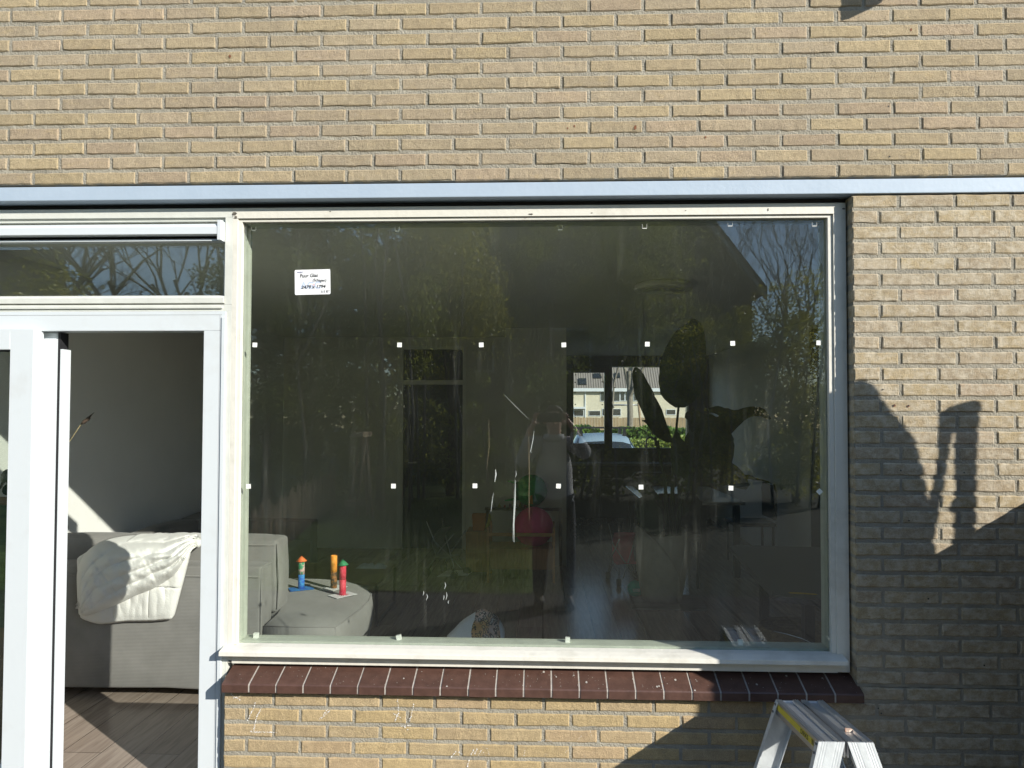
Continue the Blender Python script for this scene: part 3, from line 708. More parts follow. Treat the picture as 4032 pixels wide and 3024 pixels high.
# coffee table
WOODD = pm('dark_oak', (.12, .075, .04), .45, .25, 5, .1, 60, stretch=(1, 12, 1)); WOODM = pm('warm_pine', (.55, .30, .12), .5, .2, 4, .1, 50, stretch=(1, 1, 12))
WOODB = pm('brown_wood', (.38, .20, .08), .5, .22, 4, .1, 50, stretch=(14, 1, 1))
ct = thing('coffee_table', 'low brown coffee table with a black metal frame behind the sofa end', 'table', loc=(-1.62, 2.86, 0))
m = MB(); m.box(-.40, .36, -.33, .36, .305, .33); m.build('tabletop', WOODD, ct, bevel=.004)
for x in (-.40, .345):
    m = MB(); m.box(x, x+.02, -.33, -.31, 0, .304); m.box(x, x+.02, .34, .36, 0, .304); m.box(x, x+.02, -.309, .339, 0, .02); m.build('frame', BLACKP, ct)
m = MB(); nn = 14
G = []
for j in range(nn):
    row = []
    for i in range(nn*2):
        x = -.1+.26*i/(nn*2); y = -.05+.10*j/nn; e = (1-(2*i/(nn*2)-1)**4)*(1-(2*j/nn-1)**4)
        row.append(m.bm.verts.new((x-1.45, y+3.05, .334+e*(.03+.02*noise.noise(Vector((x*30, y*30, 0)))))))
    G.append(row)
for j in range(nn-1):
    for i in range(nn*2-1): m.bm.faces.new((G[j][i], G[j][i+1], G[j+1][i+1], G[j+1][i])).smooth = True
m.build('cloth', pm('grey_cloth', (.32, .34, .36), .9, .1, 10), None, label='crumpled grey cloth lying on the low coffee table', cat='cloth')

# toy corner
def ybench():
    t = thing('play_table', 'warm brown wooden play table with a deep front panel and thin legs', 'table')
    y = 4.0
    a = at(1921, 2101, y); b_ = at(2181, 2101, y)
    m = MB(); m.box(a.x, b_.x, y, y+.02, at(0+2000, 2112, y).z, at(2000, 2099, y).z); m.build('rail', WOODM, t, bevel=.002)
    m = MB(); m.box(a.x, b_.x-.012, y+.005, y+.02, at(2000, 2242, y).z, at(2000, 2161, y).z); m.box(a.x, b_.x-.012, y+.02, y+.40, at(2000, 2165, y).z, at(2000, 2161, y).z); m.build('front_panel', WOODB, t, bevel=.002)
    for x in (a.x-.01, b_.x-.012):
        for yy in (y-.002, y+.39):
            m = MB(); m.box(x, x+.024, yy, yy+.024, 0, at(2000, 2076, y).z); m.build('leg', WOODM, t, bevel=.002)
    return t
ybench()
cb = thing('toy_cupboard', 'dark honey wooden toy cupboard at the left end of the play table', 'cupboard')
y = 4.35; a = at(1834, 2253, y); b_ = at(1921, 2095, y)
m = MB(); m.box(a.x, b_.x, y, y+.35, 0.02, b_.z); m.build('body', pm('honey_wood', (.42, .22, .05), .5, .25, 4, .1, 40, stretch=(12, 1, 1)), cb, bevel=.004)
m = MB(); m.box(a.x+.012, b_.x-.012, y-.012, y-.001, .04, b_.z*.53); m.box(a.x+.012, b_.x-.012, y-.012, y-.001, b_.z*.55, b_.z-.02); m.build('drawer_front', bpy.data.materials['honey_wood'], cb, bevel=.002)
p = at(1886, 2060, y+.1)
m = MB(); m.prism([(-.06, 0), (.06, 0), (.072, .17), (-.072, .17)], 'y', -.05, .05); o = m.build('toy_bucket', paint('orange_plastic', (.45, .15, .02), (.5, .18, .02)), None, bevel=.006, label='orange toy bucket standing on the honey wooden cupboard', cat='bucket'); o.location = (p.x, y+.12, b_.z)
m = MB(); m.tube([(-.05, 0, .02), (-.02, 0, .05), (.0, 0, .10), (.0, 0, .17)], [.012, .02, .02, .008], 10); o = m.build('toy_banana', paint('yellow_plastic', (.42, .38, .05), (.5, .45, .06)), None, label='yellow toy banana leaning beside the orange bucket', cat='toy'); o.location = (p.x+.11, y+.1, b_.z)
tt = thing('toy_desk', 'dark low desk behind the play table with toys on its top', 'desk')
y = 4.75; zt = .62; m = MB(); m.box(-.62, .22, y, y+.035-.001+.0, zt-.03, zt); 
m.bm.clear(); m.box(-.62, .20, y, 4.779+.0, zt-.03, zt); m.build('desktop', WOODD, tt, bevel=.002)
for x in (-.61, .17): m = MB(); m.box(x, x+.03, y, y+.028, 0, zt-.031); m.build('leg', WOODD, tt)
def balloon(u, v, rpx, y, nm, lab, mat):
    p = at(u, v, y); r = rpx/F*(y+DD); m = MB(); m.ball((0, 0, 0), r)
    o = m.build(nm, mat, None, label=lab, cat='ball'); o.location = p; return o, r
g, r = balloon(2092, 1931, 62, 4.45, 'play_ball', 'green ball with a small orange beak resting above the play table', paint('green_rubber', (.02, .34, .06), (.03, .42, .09), 8))
m = MB(); m.prism([(-.02, -.12), (.02, -.12), (.012, -.03), (-.012, -.04)], 'y', -r-.004, -r*.75); m.build('beak', paint('orange_rubber', (.5, .22, .02), (.55, .25, .02)), g)
for a, b_ in (((-.24, .10), (-.12, .07)), ((-.27, -.10), (-.13, -.08))): m = MB(); m.tube([(a[0], -.05, a[1]), (b_[0], -.05, b_[1])], [.006, .016], 8); m.build('paddle', bpy.data.materials['green_rubber'], g)
k, r = balloon(2101, 2074, 77, 4.25, 'gym_ball', 'large crimson pink ball tucked under the play table rail', paint('pink_rubber', (.75, .05, .20), (.82, .06, .25), 6))
for i in range(9):
    x = -.52+i*.055; m = MB(); h_ = random.uniform(.02, .09); rr = random.uniform(.012, .022)
    m.lathe([(0, 0), (rr, 0), (rr*random.uniform(.3, 1), h_*.7), (0, h_)], (0, 0, 0), 12)
    cm = [('pale_plastic', (.45, .45, .42)), ('lemon_plastic', (.45, .38, .08)), ('scarlet_plastic', (.42, .03, .03)), ('violet_plastic', (.16, .05, .14))][i % 4]
    mt = bpy.data.materials.get(cm[0]) or pm(cm[0], cm[1], .4, .05)
    words = ['small pale toy block', 'lemon yellow toy cup', 'scarlet toy skittle', 'violet toy figure']
    pos = ['nearest the cupboard', 'in the middle of the row', 'nearest the pink ball']
    o = m.build('toy', mt, None, label='%s on the dark low desk, %s' % (words[i % 4], pos[i//3] if i % 4 else pos[i//4]), cat='toy', group='small toys on the low desk'); o.location = (x, 4.757+.008, zt)
# doll stroller, twice
def stroller(lab, loc, rz, cloth):
    t = thing('doll_stroller', lab, 'doll stroller', 'doll strollers on the floor', loc=loc, rz=rz)
    STG = bpy.data.materials.get('steel_tube') or pm('steel_tube', (.38, .39, .40), .35, .05, metal=.7)
    for s in (-1, 1):
        m = MB(); m.tube([(s*.13, .18, .54), (s*.10, .10, .34), (-s*.06, -.12, .07)], .006); m.build('handle_tube', STG, t)
        m = MB(); m.tube([(s*.10, -.14, .44), (s*.13, .02, .26), (s*.14, .16, .06)], .006); m.build('leg', STG, t)
    for x, y in ((-.14, .16), (.14, .16), (-.11, -.15), (.11, -.15)):
        m = MB(); m.tube([(x-.016, y, .036), (x+.016, y, .036)], .036, 16); m.build('wheel', BLACKR, t)
        m = MB(); m.tube([(x*.98, y, .04), (x*.8, y*.5, .16)], .005); m.build('fork', BLACKR, t)
    m = MB(); G = []
    for j in range(9):
        tt_ = j/8; z = .47-.30*tt_ if j < 7 else .185; y = .04+.09*sin(pi*tt_)-(.11 if j == 8 else 0)
        G.append([m.bm.verts.new((-.105+.21*i/6, y+.03*(1-(i/3-1)**2), z)) for i in range(7)])
    for j in range(8):
        for i in range(6): m.bm.faces.new((G[j][i], G[j][i+1], G[j+1][i+1], G[j+1][i])).smooth = True
    o = m.build('fabric_seat', cloth, t); md = o.modifiers.new('s', 'SOLIDIFY'); md.thickness = .006
    return t
p = at(2455, 2290, 4.0)
stroller('small doll stroller with a dusky pink fabric seat beside the tall plant pot', (.80, 4.06, 0), R(8), pm('pink_fabric', (.60, .12, .18), .9, .1, 20))
stroller('grey doll stroller lying against the honey wooden toy cupboard', (-.95, 4.3, 0), R(62), pm('grey_fabric', (.26, .25, .25), .9, .1, 20))
o, r = balloon(2502, 2314, 31, 3.52, 'play_ball', 'small teal ball lying on the floor in front of the plant pot', paint('teal_rubber', (.0, .34, .26), (.01, .40, .30), 5)); o.location.z = r
m = MB()
for k in range(7): m.box(-.03+.009*k, -.026+.009*k, -r-.0005, -r*.93, -.012+.004*random.random(), .016)
m.build('white_print', WHITEP, o)
m = MB(); m.face([(0, 0, .004), (.30, .05, .006), (.36, .24, .03), (.06, .22, .012)]); o = m.build('paper_sheet', WHITEP, None, label='loose white sheet of paper on the floor left of the play table', cat='paper'); p = at(1725, 2210, 3.9); o.location = (-1.05, 4.2, .0); md = o.modifiers.new('s', 'SOLIDIFY'); md.thickness = .001

# printed bag bottom centre
def bagmat():
    m = pm('printed_bag', (.70, .72, .73), .55, .06, 6, .3, 30); N = m.node_tree; L = N.links; p = N.nodes['Principled BSDF']
    tc = N.nodes.new('ShaderNodeTexCoord'); v = N.nodes.new('ShaderNodeTexVoronoi'); v.inputs['Scale'].default_value = 55; L.new(tc.outputs['Object'], v.inputs['Vector'])
    r = N.nodes.new('ShaderNodeValToRGB'); r.color_ramp.elements[0].position = .30; r.color_ramp.elements[0].color = (.55, .50, .44, 1); r.color_ramp.elements[1].position = .36; r.color_ramp.elements[1].color = (.02, .02, .02, 1)
    e = r.color_ramp.elements.new(.50); e.color = (.02, .02, .02, 1); e = r.color_ramp.elements.new(.56); e.color = (.56, .42, .36, 1)
    L.new(v.outputs['Distance'], r.inputs[0])
    nz = N.nodes.new('ShaderNodeTexNoise'); nz.inputs['Scale'].default_value = 9; L.new(tc.outputs['Object'], nz.inputs['Vector'])
    x = N.nodes.new('ShaderNodeMix'); x.data_type = 'RGBA'; x.blend_type = 'MULTIPLY'; x.inputs[0].default_value = .8; L.new(r.outputs[0], x.inputs[6]); 
    r2 = N.nodes.new('ShaderNodeValToRGB'); r2.color_ramp.elements[0].position = .45; r2.color_ramp.elements[0].color = (1, 1, 1, 1); r2.color_ramp.elements[1].position = .62; r2.color_ramp.elements[1].color = (.95, .62, .05, 1); L.new(nz.outputs['Fac'], r2.inputs[0]); L.new(r2.outputs[0], x.inputs[7])
    L.new(x.outputs[2], p.inputs['Base Color']); return m
BAGP = bagmat(); BAGW = pm('white_bag', (.74, .76, .77), .5, .06, 6, .3, 30)
bag = thing('printed_bag', 'white plastic bag with a leopard spot print slumped on the floor behind the pane', 'bag')
yb_ = 1.35; m = MB(); top = [(1720, 2560), (1765, 2500), (1800, 2460), (1840, 2425), (1885, 2398), (1915, 2393), (1945, 2408), (1970, 2435), (1985, 2470), (1978, 2520), (1975, 2560)]
G = []
for j in range(15):
    row = []
    for i in range(31):
        a = interp(top, i/30); t = j/14; u = a[0]+(1880-a[0])*.0; v = a[1]+(2700-a[1])*t
        p = at(u+10*noise.noise(Vector((u*.02, v*.02, 0))), v, yb_); s = i/30
        row.append((p.x, yb_-.13*(max(0, 1-(2*s-1)**2))**.5*min(1, t*3+.05)**.5+.02*noise.noise(p*12)+.012*abs(noise.noise(p*25)), max(p.z, .003)))
    G.append(row)
V = [[m.bm.verts.new(q) for q in r] for r in G]
for j in range(14):
    for i in range(30):
        f = m.bm.faces.new((V[j][i], V[j][i+1], V[j+1][i+1], V[j+1][i])); f.smooth = True; f.material_index = 1 if 11 <= i <= 20 else 0
o = m.build('bag_front', [BAGW, BAGP], bag); md = o.modifiers.new('s', 'SOLIDIFY'); md.thickness = .004; md.offset = -1

# plant in its pot
PX, PY = 1.035, 3.40
POT = pm('grey_concrete', (.34, .33, .28), .85, .16, 7, .3, 50)
pot = thing('plant_pot', 'tall grey concrete plant pot with overlapping petal sides on a striped mat', 'plant pot', loc=(PX, PY, .012))
m = MB(); m.lathe([(0, 0), (.155, 0), (.17, .03), (.205, .25), (.208, .42), (.195, .57), (.185, .575), (.18, .50), (0, .49)], (0, 0, 0), 40); m.build('body', POT, pot)
def petal(a0, a1, zt, r0):
    m = MB(); G = []
    for j in range(15):
        t = j/14; row = []
        for i in range(21):
            s = i/20; a = a0+(a1-a0)*s; zz = t*(zt*(1-.75*s**3)); rr = r0*(.78+.22*min(1, zz/.25)) - .02*max(0, zz-.4)
            row.append(m.bm.verts.new((rr*cos(a), rr*sin(a), .01+zz)))
        G.append(row)
    for j in range(14):
        for i in range(20): m.bm.faces.new((G[j][i], G[j][i+1], G[j+1][i+1], G[j+1][i])).smooth = True
    o = m.build('petal_side', POT, pot); md = o.modifiers.new('s', 'SOLIDIFY'); md.thickness = .014
petal(R(150), R(310), .63, .222); petal(R(390), R(300), .60, .215)
m = MB(); m.lathe([(0, .50), (.175, .50), (.0, .505)], (0, 0, 0), 24); m.build('soil', pm('soil', (.03, .022, .015), .95, .3, 30), pot)
m = MB(); m.prism([(-.32, -.25), (.30, -.28), (.34, .22), (-.28, .26)], 'z', 0, .010); o = m.build('mat', pm('striped_mat', (.14, .13, .11), .9, 0, 3, .2, 60, col2=(.26, .25, .22), stretch=(1, 14, 1)), None, label='thin striped mat lying under the tall plant pot', cat='mat'); o.location = (PX+.02, PY-.05, .001)
LEAF = pm('dark_leaf', (.018, .05, .016), .35, .25, 6, .1, 30, trans=.12); LEAF2 = pm('mid_leaf', (.03, .075, .022), .4, .2, 6, .1, 30, trans=.2)
plant = thing('bird_of_paradise_plant', 'large leafed house plant with long dark leaves rising from the tall concrete pot', 'house plant')
def leaf(mid, y0, y1, mat=LEAF):
    m = MB(); n = 16; C = []
    for i in range(n+1):
        s = i/n; u, v = interp([(a, b_) for a, b_, c in mid], s); hw = interp([(c, 0) for a, b_, c in mid], s)[0]
        C.append((at(u, v, y0+(y1-y0)*s), max(hw, .5)/F*(6.2)))
    G = []
    for i, (p, hw) in enumerate(C):
        a = C[max(i-1, 0)][0]; b_ = C[min(i+1, n)][0]; t = (b_-a).normalized(); nr = Vector((-t.z, 0, t.x))
        G.append([m.bm.verts.new(p+nr*hw*k+Vector((0, .18*hw*abs(k)+.01*noise.noise(p*20+Vector((k*3, 0, 0))), 0))+nr*.012*noise.noise(p*30+Vector((k*5, 0, 0)))*abs(k)) for k in (-1, -.55, 0, .55, 1)])
    for i in range(n):
        for k in range(4): m.bm.faces.new((G[i][k], G[i][k+1], G[i+1][k+1], G[i+1][k])).smooth = True
    m.build('leaf', mat, plant)
leaf([(2678, 1605, 20), (2680, 1560, 72), (2684, 1500, 88), (2695, 1420, 86), (2715, 1340, 68), (2728, 1285, 42), (2718, 1255, 5)], 3.35, 3.25)
leaf([(2645, 1738, 8), (2605, 1700, 32), (2568, 1620, 38), (2538, 1550, 36), (2515, 1490, 26), (2506, 1462, 18), (2500, 1447, 6)], 3.4, 3.3)
leaf([(2615, 1712, 6), (2585, 1685, 20), (2555, 1665, 14), (2528, 1655, 2)], 3.35, 3.2)
leaf([(2662, 1700, 6), (2672, 1760, 32), (2690, 1840, 38), (2712, 1935, 12)], 3.2, 3.1, LEAF2)  # brighter green paints this leaf as the lit one
leaf([(2762, 1640, 30), (2785, 1690, 80), (2800, 1760, 95), (2815, 1820, 70), (2800, 1870, 20)], 3.3, 3.2)
leaf([(2697, 1636, 8), (2730, 1645, 34), (2775, 1690, 42), (2820, 1740, 30)], 3.25, 3.3)
leaf([(2745, 1760, 20), (2830, 1690, 44), (2890, 1652, 34), (2950, 1622, 20), (3000, 1625, 17), (3034, 1652, 4)], 3.35, 3.3)
leaf([(2775, 1612, 4), (2830, 1618, 18), (2890, 1636, 18), (2920, 1640, 4)], 3.4, 3.35)
leaf([(2730, 1830, 20), (2800, 1850, 48), (2880, 1872, 44), (2945, 1920, 14)], 3.25, 3.2)
leaf([(2900, 1868, 5), (2960, 1882, 7), (3036, 1904, 2)], 3.25, 3.2)
leaf([(2490, 1895, 12), (2530, 1915, 26), (2570, 1960, 24), (2610, 2010, 8)], 3.2, 3.3)
leaf([(2520, 1960, 20), (2545, 2010, 46), (2575, 2060, 44), (2600, 2100, 14)], 3.15, 3.15)
leaf([(2560, 1905, 10), (2600, 1890, 22), (2660, 1898, 20), (2700, 1915, 5)], 3.5, 3.5)
leaf([(2735, 1800, 20), (2720, 1880, 40), (2700, 1960, 34), (2690, 2030, 10)], 3.4, 3.4)
m = MB()
for (u, v), (u2, v2) in (((2580, 1722), (2632, 2080)), ((2672, 1600), (2640, 2085)), ((2648, 1735), (2650, 2080)), ((2712, 1930), (2660, 2080)), ((2745, 1840), (2665, 2085)), ((2590, 1735), (2626, 2085)), ((2700, 1900), (2672, 2085))):
    a, b_ = at(u, v, 3.35), at(u2, v2, 3.40); c = (a+b_)/2+Vector(((b_.x-a.x)*.25, 0, .02)); b_.z = .52
    m.tube([a, c, b_], [.010, .012, .016], 8)
m.build('stem', LEAF2, plant)

# table by the window, basket beneath, far table and chairs
RIB = pm('ribbed_dark_top', (.055, .052, .06), .28, .15, 3); N = RIB.node_tree; L = N.links
tc = N.nodes.new('ShaderNodeTexCoord'); w_ = N.nodes.new('ShaderNodeTexWave'); w_.inputs['Scale'].default_value = 34; w_.bands_direction = 'DIAGONAL'; L.new(tc.outputs['Object'], w_.inputs['Vector'])
b_ = N.nodes.new('ShaderNodeBump'); b_.inputs['Strength'].default_value = .5; b_.inputs['Distance'].default_value = .004; L.new(w_.outputs['Fac'], b_.inputs['Height']); L.new(b_.outputs[0], N.nodes['Principled BSDF'].inputs['Normal'])
tb = thing('dining_table', 'dark ribbed table close behind the right end of the big pane', 'table')
m = MB(); m.prism([(1.105, .64), (1.14, .56), (1.22, .525), (1.85, .47), (1.98, .55), (2.0, 1.8), (1.95, 1.86), (1.28, 1.92), (1.22, 1.88)], 'z', .72, .75); m.build('tabletop', RIB, tb, bevel=.004)
for x, y in ((1.30, .75), (1.85, .72), (1.88, 1.70), (1.38, 1.72)): m = MB(); m.box(x, x+.05, y, y+.05, 0, .719); m.build('leg', BLACKP, tb)
CHIP = pm('yellow_paint_chip', (.60, .36, .04), .6, .1)
m = MB(); P = [at(3075, 2304, .7), at(3100, 2296, .7), at(3148, 2310, .7), at(3150, 2318, .7), at(3095, 2314, .7)]
m.prism([(1.185, .64), (1.24, .635), (1.30, .615), (1.305, .600), (1.25, .612), (1.19, .622)], 'z', .7505, .754); m.build('craft_strip', CHIP, None, label='torn yellow craft strip lying on the near corner of the ribbed dark table', cat='craft strip')
m = MB(); m.prism([(1.36, .60), (1.40, .595), (1.41, .575), (1.375, .58)], 'z', .7505, .754); m.build('craft_strip', CHIP, None, label='short yellow craft scrap near the front edge of the ribbed dark table', cat='craft strip')
WICK = pm('wicker', (.20, .15, .08), .8, .35, 30, .8, 60, stretch=(1, 1, 4))
m = MB(); m.lathe([(0, 0), (.19, 0), (.225, .10), (.235, .22), (.215, .34), (.20, .345), (.20, .30), (0, .28)], (0, 0, 0), 30); o = m.build('wicker_basket', WICK, None, label='round wicker basket on the floor under the ribbed dark table', cat='basket'); o.location = (1.52, 1.50, 0)
ft = thing('kitchen_table', 'pale topped table in the middle of the room behind the house plant', 'table', loc=(1.5, 5.0, 0))
m = MB(); m.box(-.50, .50, -.72, .85, .72, .75); m.build('tabletop', pm('pale_table', (.45, .47, .50), .12, .04, 4), ft, bevel=.004)
for x in (-.46, .40):
    for y in (-.68, .78): m = MB(); m.box(x, x+.06, y, y+.06, 0, .719); m.build('leg', BLACKP, ft)
def chair(lab, loc, rz):
    t = thing('dining_chair', lab, 'chair', 'dark chairs round the pale table', loc=loc, rz=rz)
    m = MB(); m.box(-.22, .22, -.22, .22, .43, .47); m.build('seat', BLACKP, t, bevel=.015)
    m = MB(); m.prism([(-.21, .50), (.21, .50), (.23, .80), (.17, .88), (-.17, .88), (-.23, .80)], 'y', .19, .225); m.build('backrest', BLACKP, t, bevel=.012)
    for x in (-.2, .18):
        for y in (-.2, .18): m = MB(); m.box(x, x+.02, y, y+.02, 0, .429); m.build('leg', BLACKP, t)
chair('dark chair pushed up to the near end of the pale table', (1.25, 4.05, 0), R(180)); chair('dark chair at the kitchen end of the pale table', (1.35, 6.15, 0), 0); chair('dark chair on the wall side of the pale table', (2.25, 5.0, 0), R(-90))
bk = thing('tall_cabinet', 'black tall cabinet standing against the right hand wall of the room', 'cabinet')
m = MB(); m.box(2.3, 2.598, 2.0, 3.33, 0, 2.35); m.build('body', BLACKP, bk, bevel=.003)
m = MB()
for k in range(2): m.box(2.283, 2.299, 2.01+.66*k, 2.66+.66*k, .03, 2.33)
m.build('cabinet_door', BLACKP, bk, bevel=.002)
lp = thing('ceiling_lamp', 'round pale drum lamp fixed flat to the ceiling', 'lamp', loc=(.86, 2.26, 2.55))
m = MB(); m.lathe([(0, -.045), (.20, -.045), (.205, -.04), (.205, -.01), (.19, 0), (0, 0)], (0, 0, 0), 40); m.build('shade', pm('lamp_shade', (.66, .64, .56), .6, .02), lp)
m = MB(); m.lathe([(0, -.052), (.15, -.052), (.15, -.0455), (0, -.0455)], (0, 0, 0), 32); m.build('diffuser', pm('lamp_diffuser', (.30, .30, .29), .4, .02), lp)
# dried flower stem and pots behind the sliding sash
fl = thing('dried_flower', 'single dried flower head on a thin curved stem leaning into the open doorway', 'dried flower')
y = .55; m = MB(); m.tube([at(u, v, y) for u, v in ((60, 2200), (150, 1950), (215, 1830), (250, 1772), (285, 1722), (318, 1672))], [.0025, .0025, .0022, .0018, .0013, .0011], 6); m.build('stem', pm('straw', (.34, .28, .12), .8, .1), fl)
m = MB(); a = [at(u, v, y) for u, v in ((318, 1672), (330, 1662), (345, 1650), (358, 1635), (371, 1624))]; m.tube(a, [.002, .0095, .0085, .003, .0008], 8); m.tube([at(330, 1660, y), at(348, 1655, y), at(357, 1647, y)], [.004, .004, .0008], 6); m.build('flower_head', pm('dry_brown', (.07, .05, .035), .9, .4, 90), fl)
vb = thing('planter_box', 'mossy green wooden planter box just behind the glass of the sliding sash', 'planter')
m = MB(); m.box(-2.78, -2.42, .34, .62, .62, 1.18); m.build('box', pm('mossy_green', (.05, .085, .03), .7, .5, 9, .4, 40, stretch=(1, 1, 6)), vb, bevel=.006)
m = MB(); m.box(-2.76, -2.44, .36, .60, 1.13, 1.19); m.build('bark_chips', pm('bark', (.22, .13, .07), .95, .5, 40, .8, 60), vb)
m = MB(); m.box(-2.79, -2.41, .35, .63, .0, .619); m.build('stand', pm('old_gold_wood', (.16, .10, .04), .6, .6, 8, .4, 40), vb, bevel=.006)
hp = thing('succulent_plant', 'small dark round leafed plant growing in the mossy planter box', 'plant')
for k in range(7):
    a = k*.9; c = Vector((-2.53+.05*cos(a), .47+.05*sin(a), 1.24+.035*(k % 3))); m = MB()
    m.lathe([(0, -.004), (.030, -.002), (.034, 0), (.030, .003), (0, .005)], (0, 0, 0), 14); o = m.build('leaf', LEAF, hp); o.matrix_local = Matrix.Translation(c) @ Matrix.Rotation(a, 4, 'Z') @ Matrix.Rotation(R(70), 4, 'Y')
m = MB(); [m.tube([(-2.53, .47, 1.18), (-2.53+.05*cos(k*.9), .47+.05*sin(k*.9), 1.22+.035*(k % 3))], .002, 5) for k in range(7)]; m.build('stem', LEAF2, hp)

# ================================================================== chalk on the brickwork
CHK = pm('chalk', (.78, .77, .74), .95, .1, 60)
def chalk(pts, w=.004):
    m = MB(); P = [at(u, v, -.0012) for u, v in pts]; q = []
    for a, b_ in zip(P, P[1:]):
        n = max(2, int((b_-a).length/.006))
        for i in range(n): q.append(a.lerp(b_, i/n))
    for p in q:
        if noise.noise(p*70) > .45: continue
        p = p+Vector((random.uniform(-1, 1), 0, random.uniform(-1, 1)))*.0012; ww = w*random.uniform(.4, 1.0)
        m.face([(p.x+ww*random.uniform(.5, 1)*cos(k*pi/3), -.0025, p.z+ww*random.uniform(.5, 1)*sin(k*pi/3)) for k in range(6)])
    if m.bm.faces: m.build('chalk_mark', CHK, house)
    else: m.bm.free()
Z5 = lambda X, Y: (800+X/2.011, 2550+Y/2.011)
for L_ in ([(415, 410), (405, 470), (360, 560), (335, 600)], [(460, 475), (425, 545), (400, 665)], [(380, 665), (590, 672)], [(985, 490), (915, 570)], [(1000, 500), (930, 565)], [(1540, 410), (1550, 510), (1515, 590)], [(1510, 520), (1575, 560)], [(1665, 450), (1650, 540), (1630, 590)], [(1605, 555), (1610, 600)], [(1570, 620), (1655, 615)], [(1600, 625), (1630, 660)], [(1965, 865), (2010, 815), (2060, 850)], [(2120, 850), (2150, 795)], [(2150, 840), (2175, 790)], [(2180, 850), (2210, 800)], [(2095, 940), (2105, 880)], [(225, 370), (300, 420)], [(240, 400), (300, 385)]):
    chalk([Z5(*p) for p in L_])
Z6 = lambda X, Y: (1900+X/2.011, 2500+Y/2.011)
for L_ in ([(0, 885), (40, 900), (55, 960)], [(10, 930), (15, 965)], [(335, 915), (325, 965)], [(855, 760), (868, 820)], [(755, 835), (790, 790)], [(440, 845), (500, 830), (555, 845)], [(655, 925), (690, 905)], [(45, 995), (35, 1040)]):
    chalk([Z6(*p) for p in L_], .0022)
# small holes with rust in the masonry
m = MB()
for u, v in ((3475, 1534), (3519, 1595), (3576, 1597), (3546, 1852), (3795, 1861), (3578, 2050), (3498, 419), (3502, 617), (3654, 2357), (3874, 2619), (3457, 2788), (3469, 2808)):
    p = at(u, v, 0); r = .0032; m.face([(p.x+r*cos(k*pi/4), -.0024, p.z+r*sin(k*pi/4)) for k in range(8)])
m.build('drill_hole', WOODINT, house)
RUST = pm('rust_stain', (.20, .08, .04), .9, .3, 60)
m = MB()
for u, v, r in ((3521, 1596, .0055), (3577, 1598, .0055), (2501, 503, .008), (906, 222, .006), (2235, 505, .004), (2262, 497, .004), (2778, 541, .004), (3587, 118, .006)):
    p = at(u, v, 0); m.face([(p.x+r*random.uniform(.5, 1)*cos(k*pi/4), -.0021, p.z+r*random.uniform(.8, 1.4)*sin(k*pi/4)) for k in range(8)])
m.build('rust_stain', RUST, house)

# ================================================================== ladder
lad = thing('step_ladder', 'small aluminium double step ladder standing against the sill with a yellow sticker on its top', 'ladder', loc=(.985, -.365, 0))
LZ = .565; LG = -.05
lad.location = (0, 0, 0)
yf, ybk = -.53, -.20
xs = lambda y: (y-yf)/(ybk-yf)*(-.029)     # slightly turned towards the wall
def lx(x, y): return x+xs(y)
# top plates: two ribbed planks running away from the camera
for side, (a, b_) in enumerate(((.879, .962), (.970, 1.051))):
    m = MB()
    prof = [(a, -.050), (a, 0), (a+.004, .003), (a+.008, 0), (a+.012, .003), (a+.016, 0), (a+.020, .002), (a+.024, -.006), (b_-.024, -.006), (b_-.020, .002), (b_-.016, 0), (b_-.012, .003), (b_-.008, 0), (b_-.004, .003), (b_, 0), (b_, -.050), (b_-.003, -.050), (b_-.003, -.010), (a+.003, -.010), (a+.003, -.050)]
    A_ = [m.bm.verts.new((lx(x, yf), yf, LZ+z)) for x, z in prof]; B_ = [m.bm.verts.new((lx(x, ybk), ybk, LZ+z)) for x, z in prof]
    n = len(prof)
    for i in range(n): m.bm.faces.new((A_[i], A_[(i+1) % n], B_[(i+1) % n], B_[i]))
    m.bm.faces.new(A_); m.bm.faces.new(B_[::-1])
    m.build('top_plate', ALU, lad)
LEAN, FLARE = .31, .16
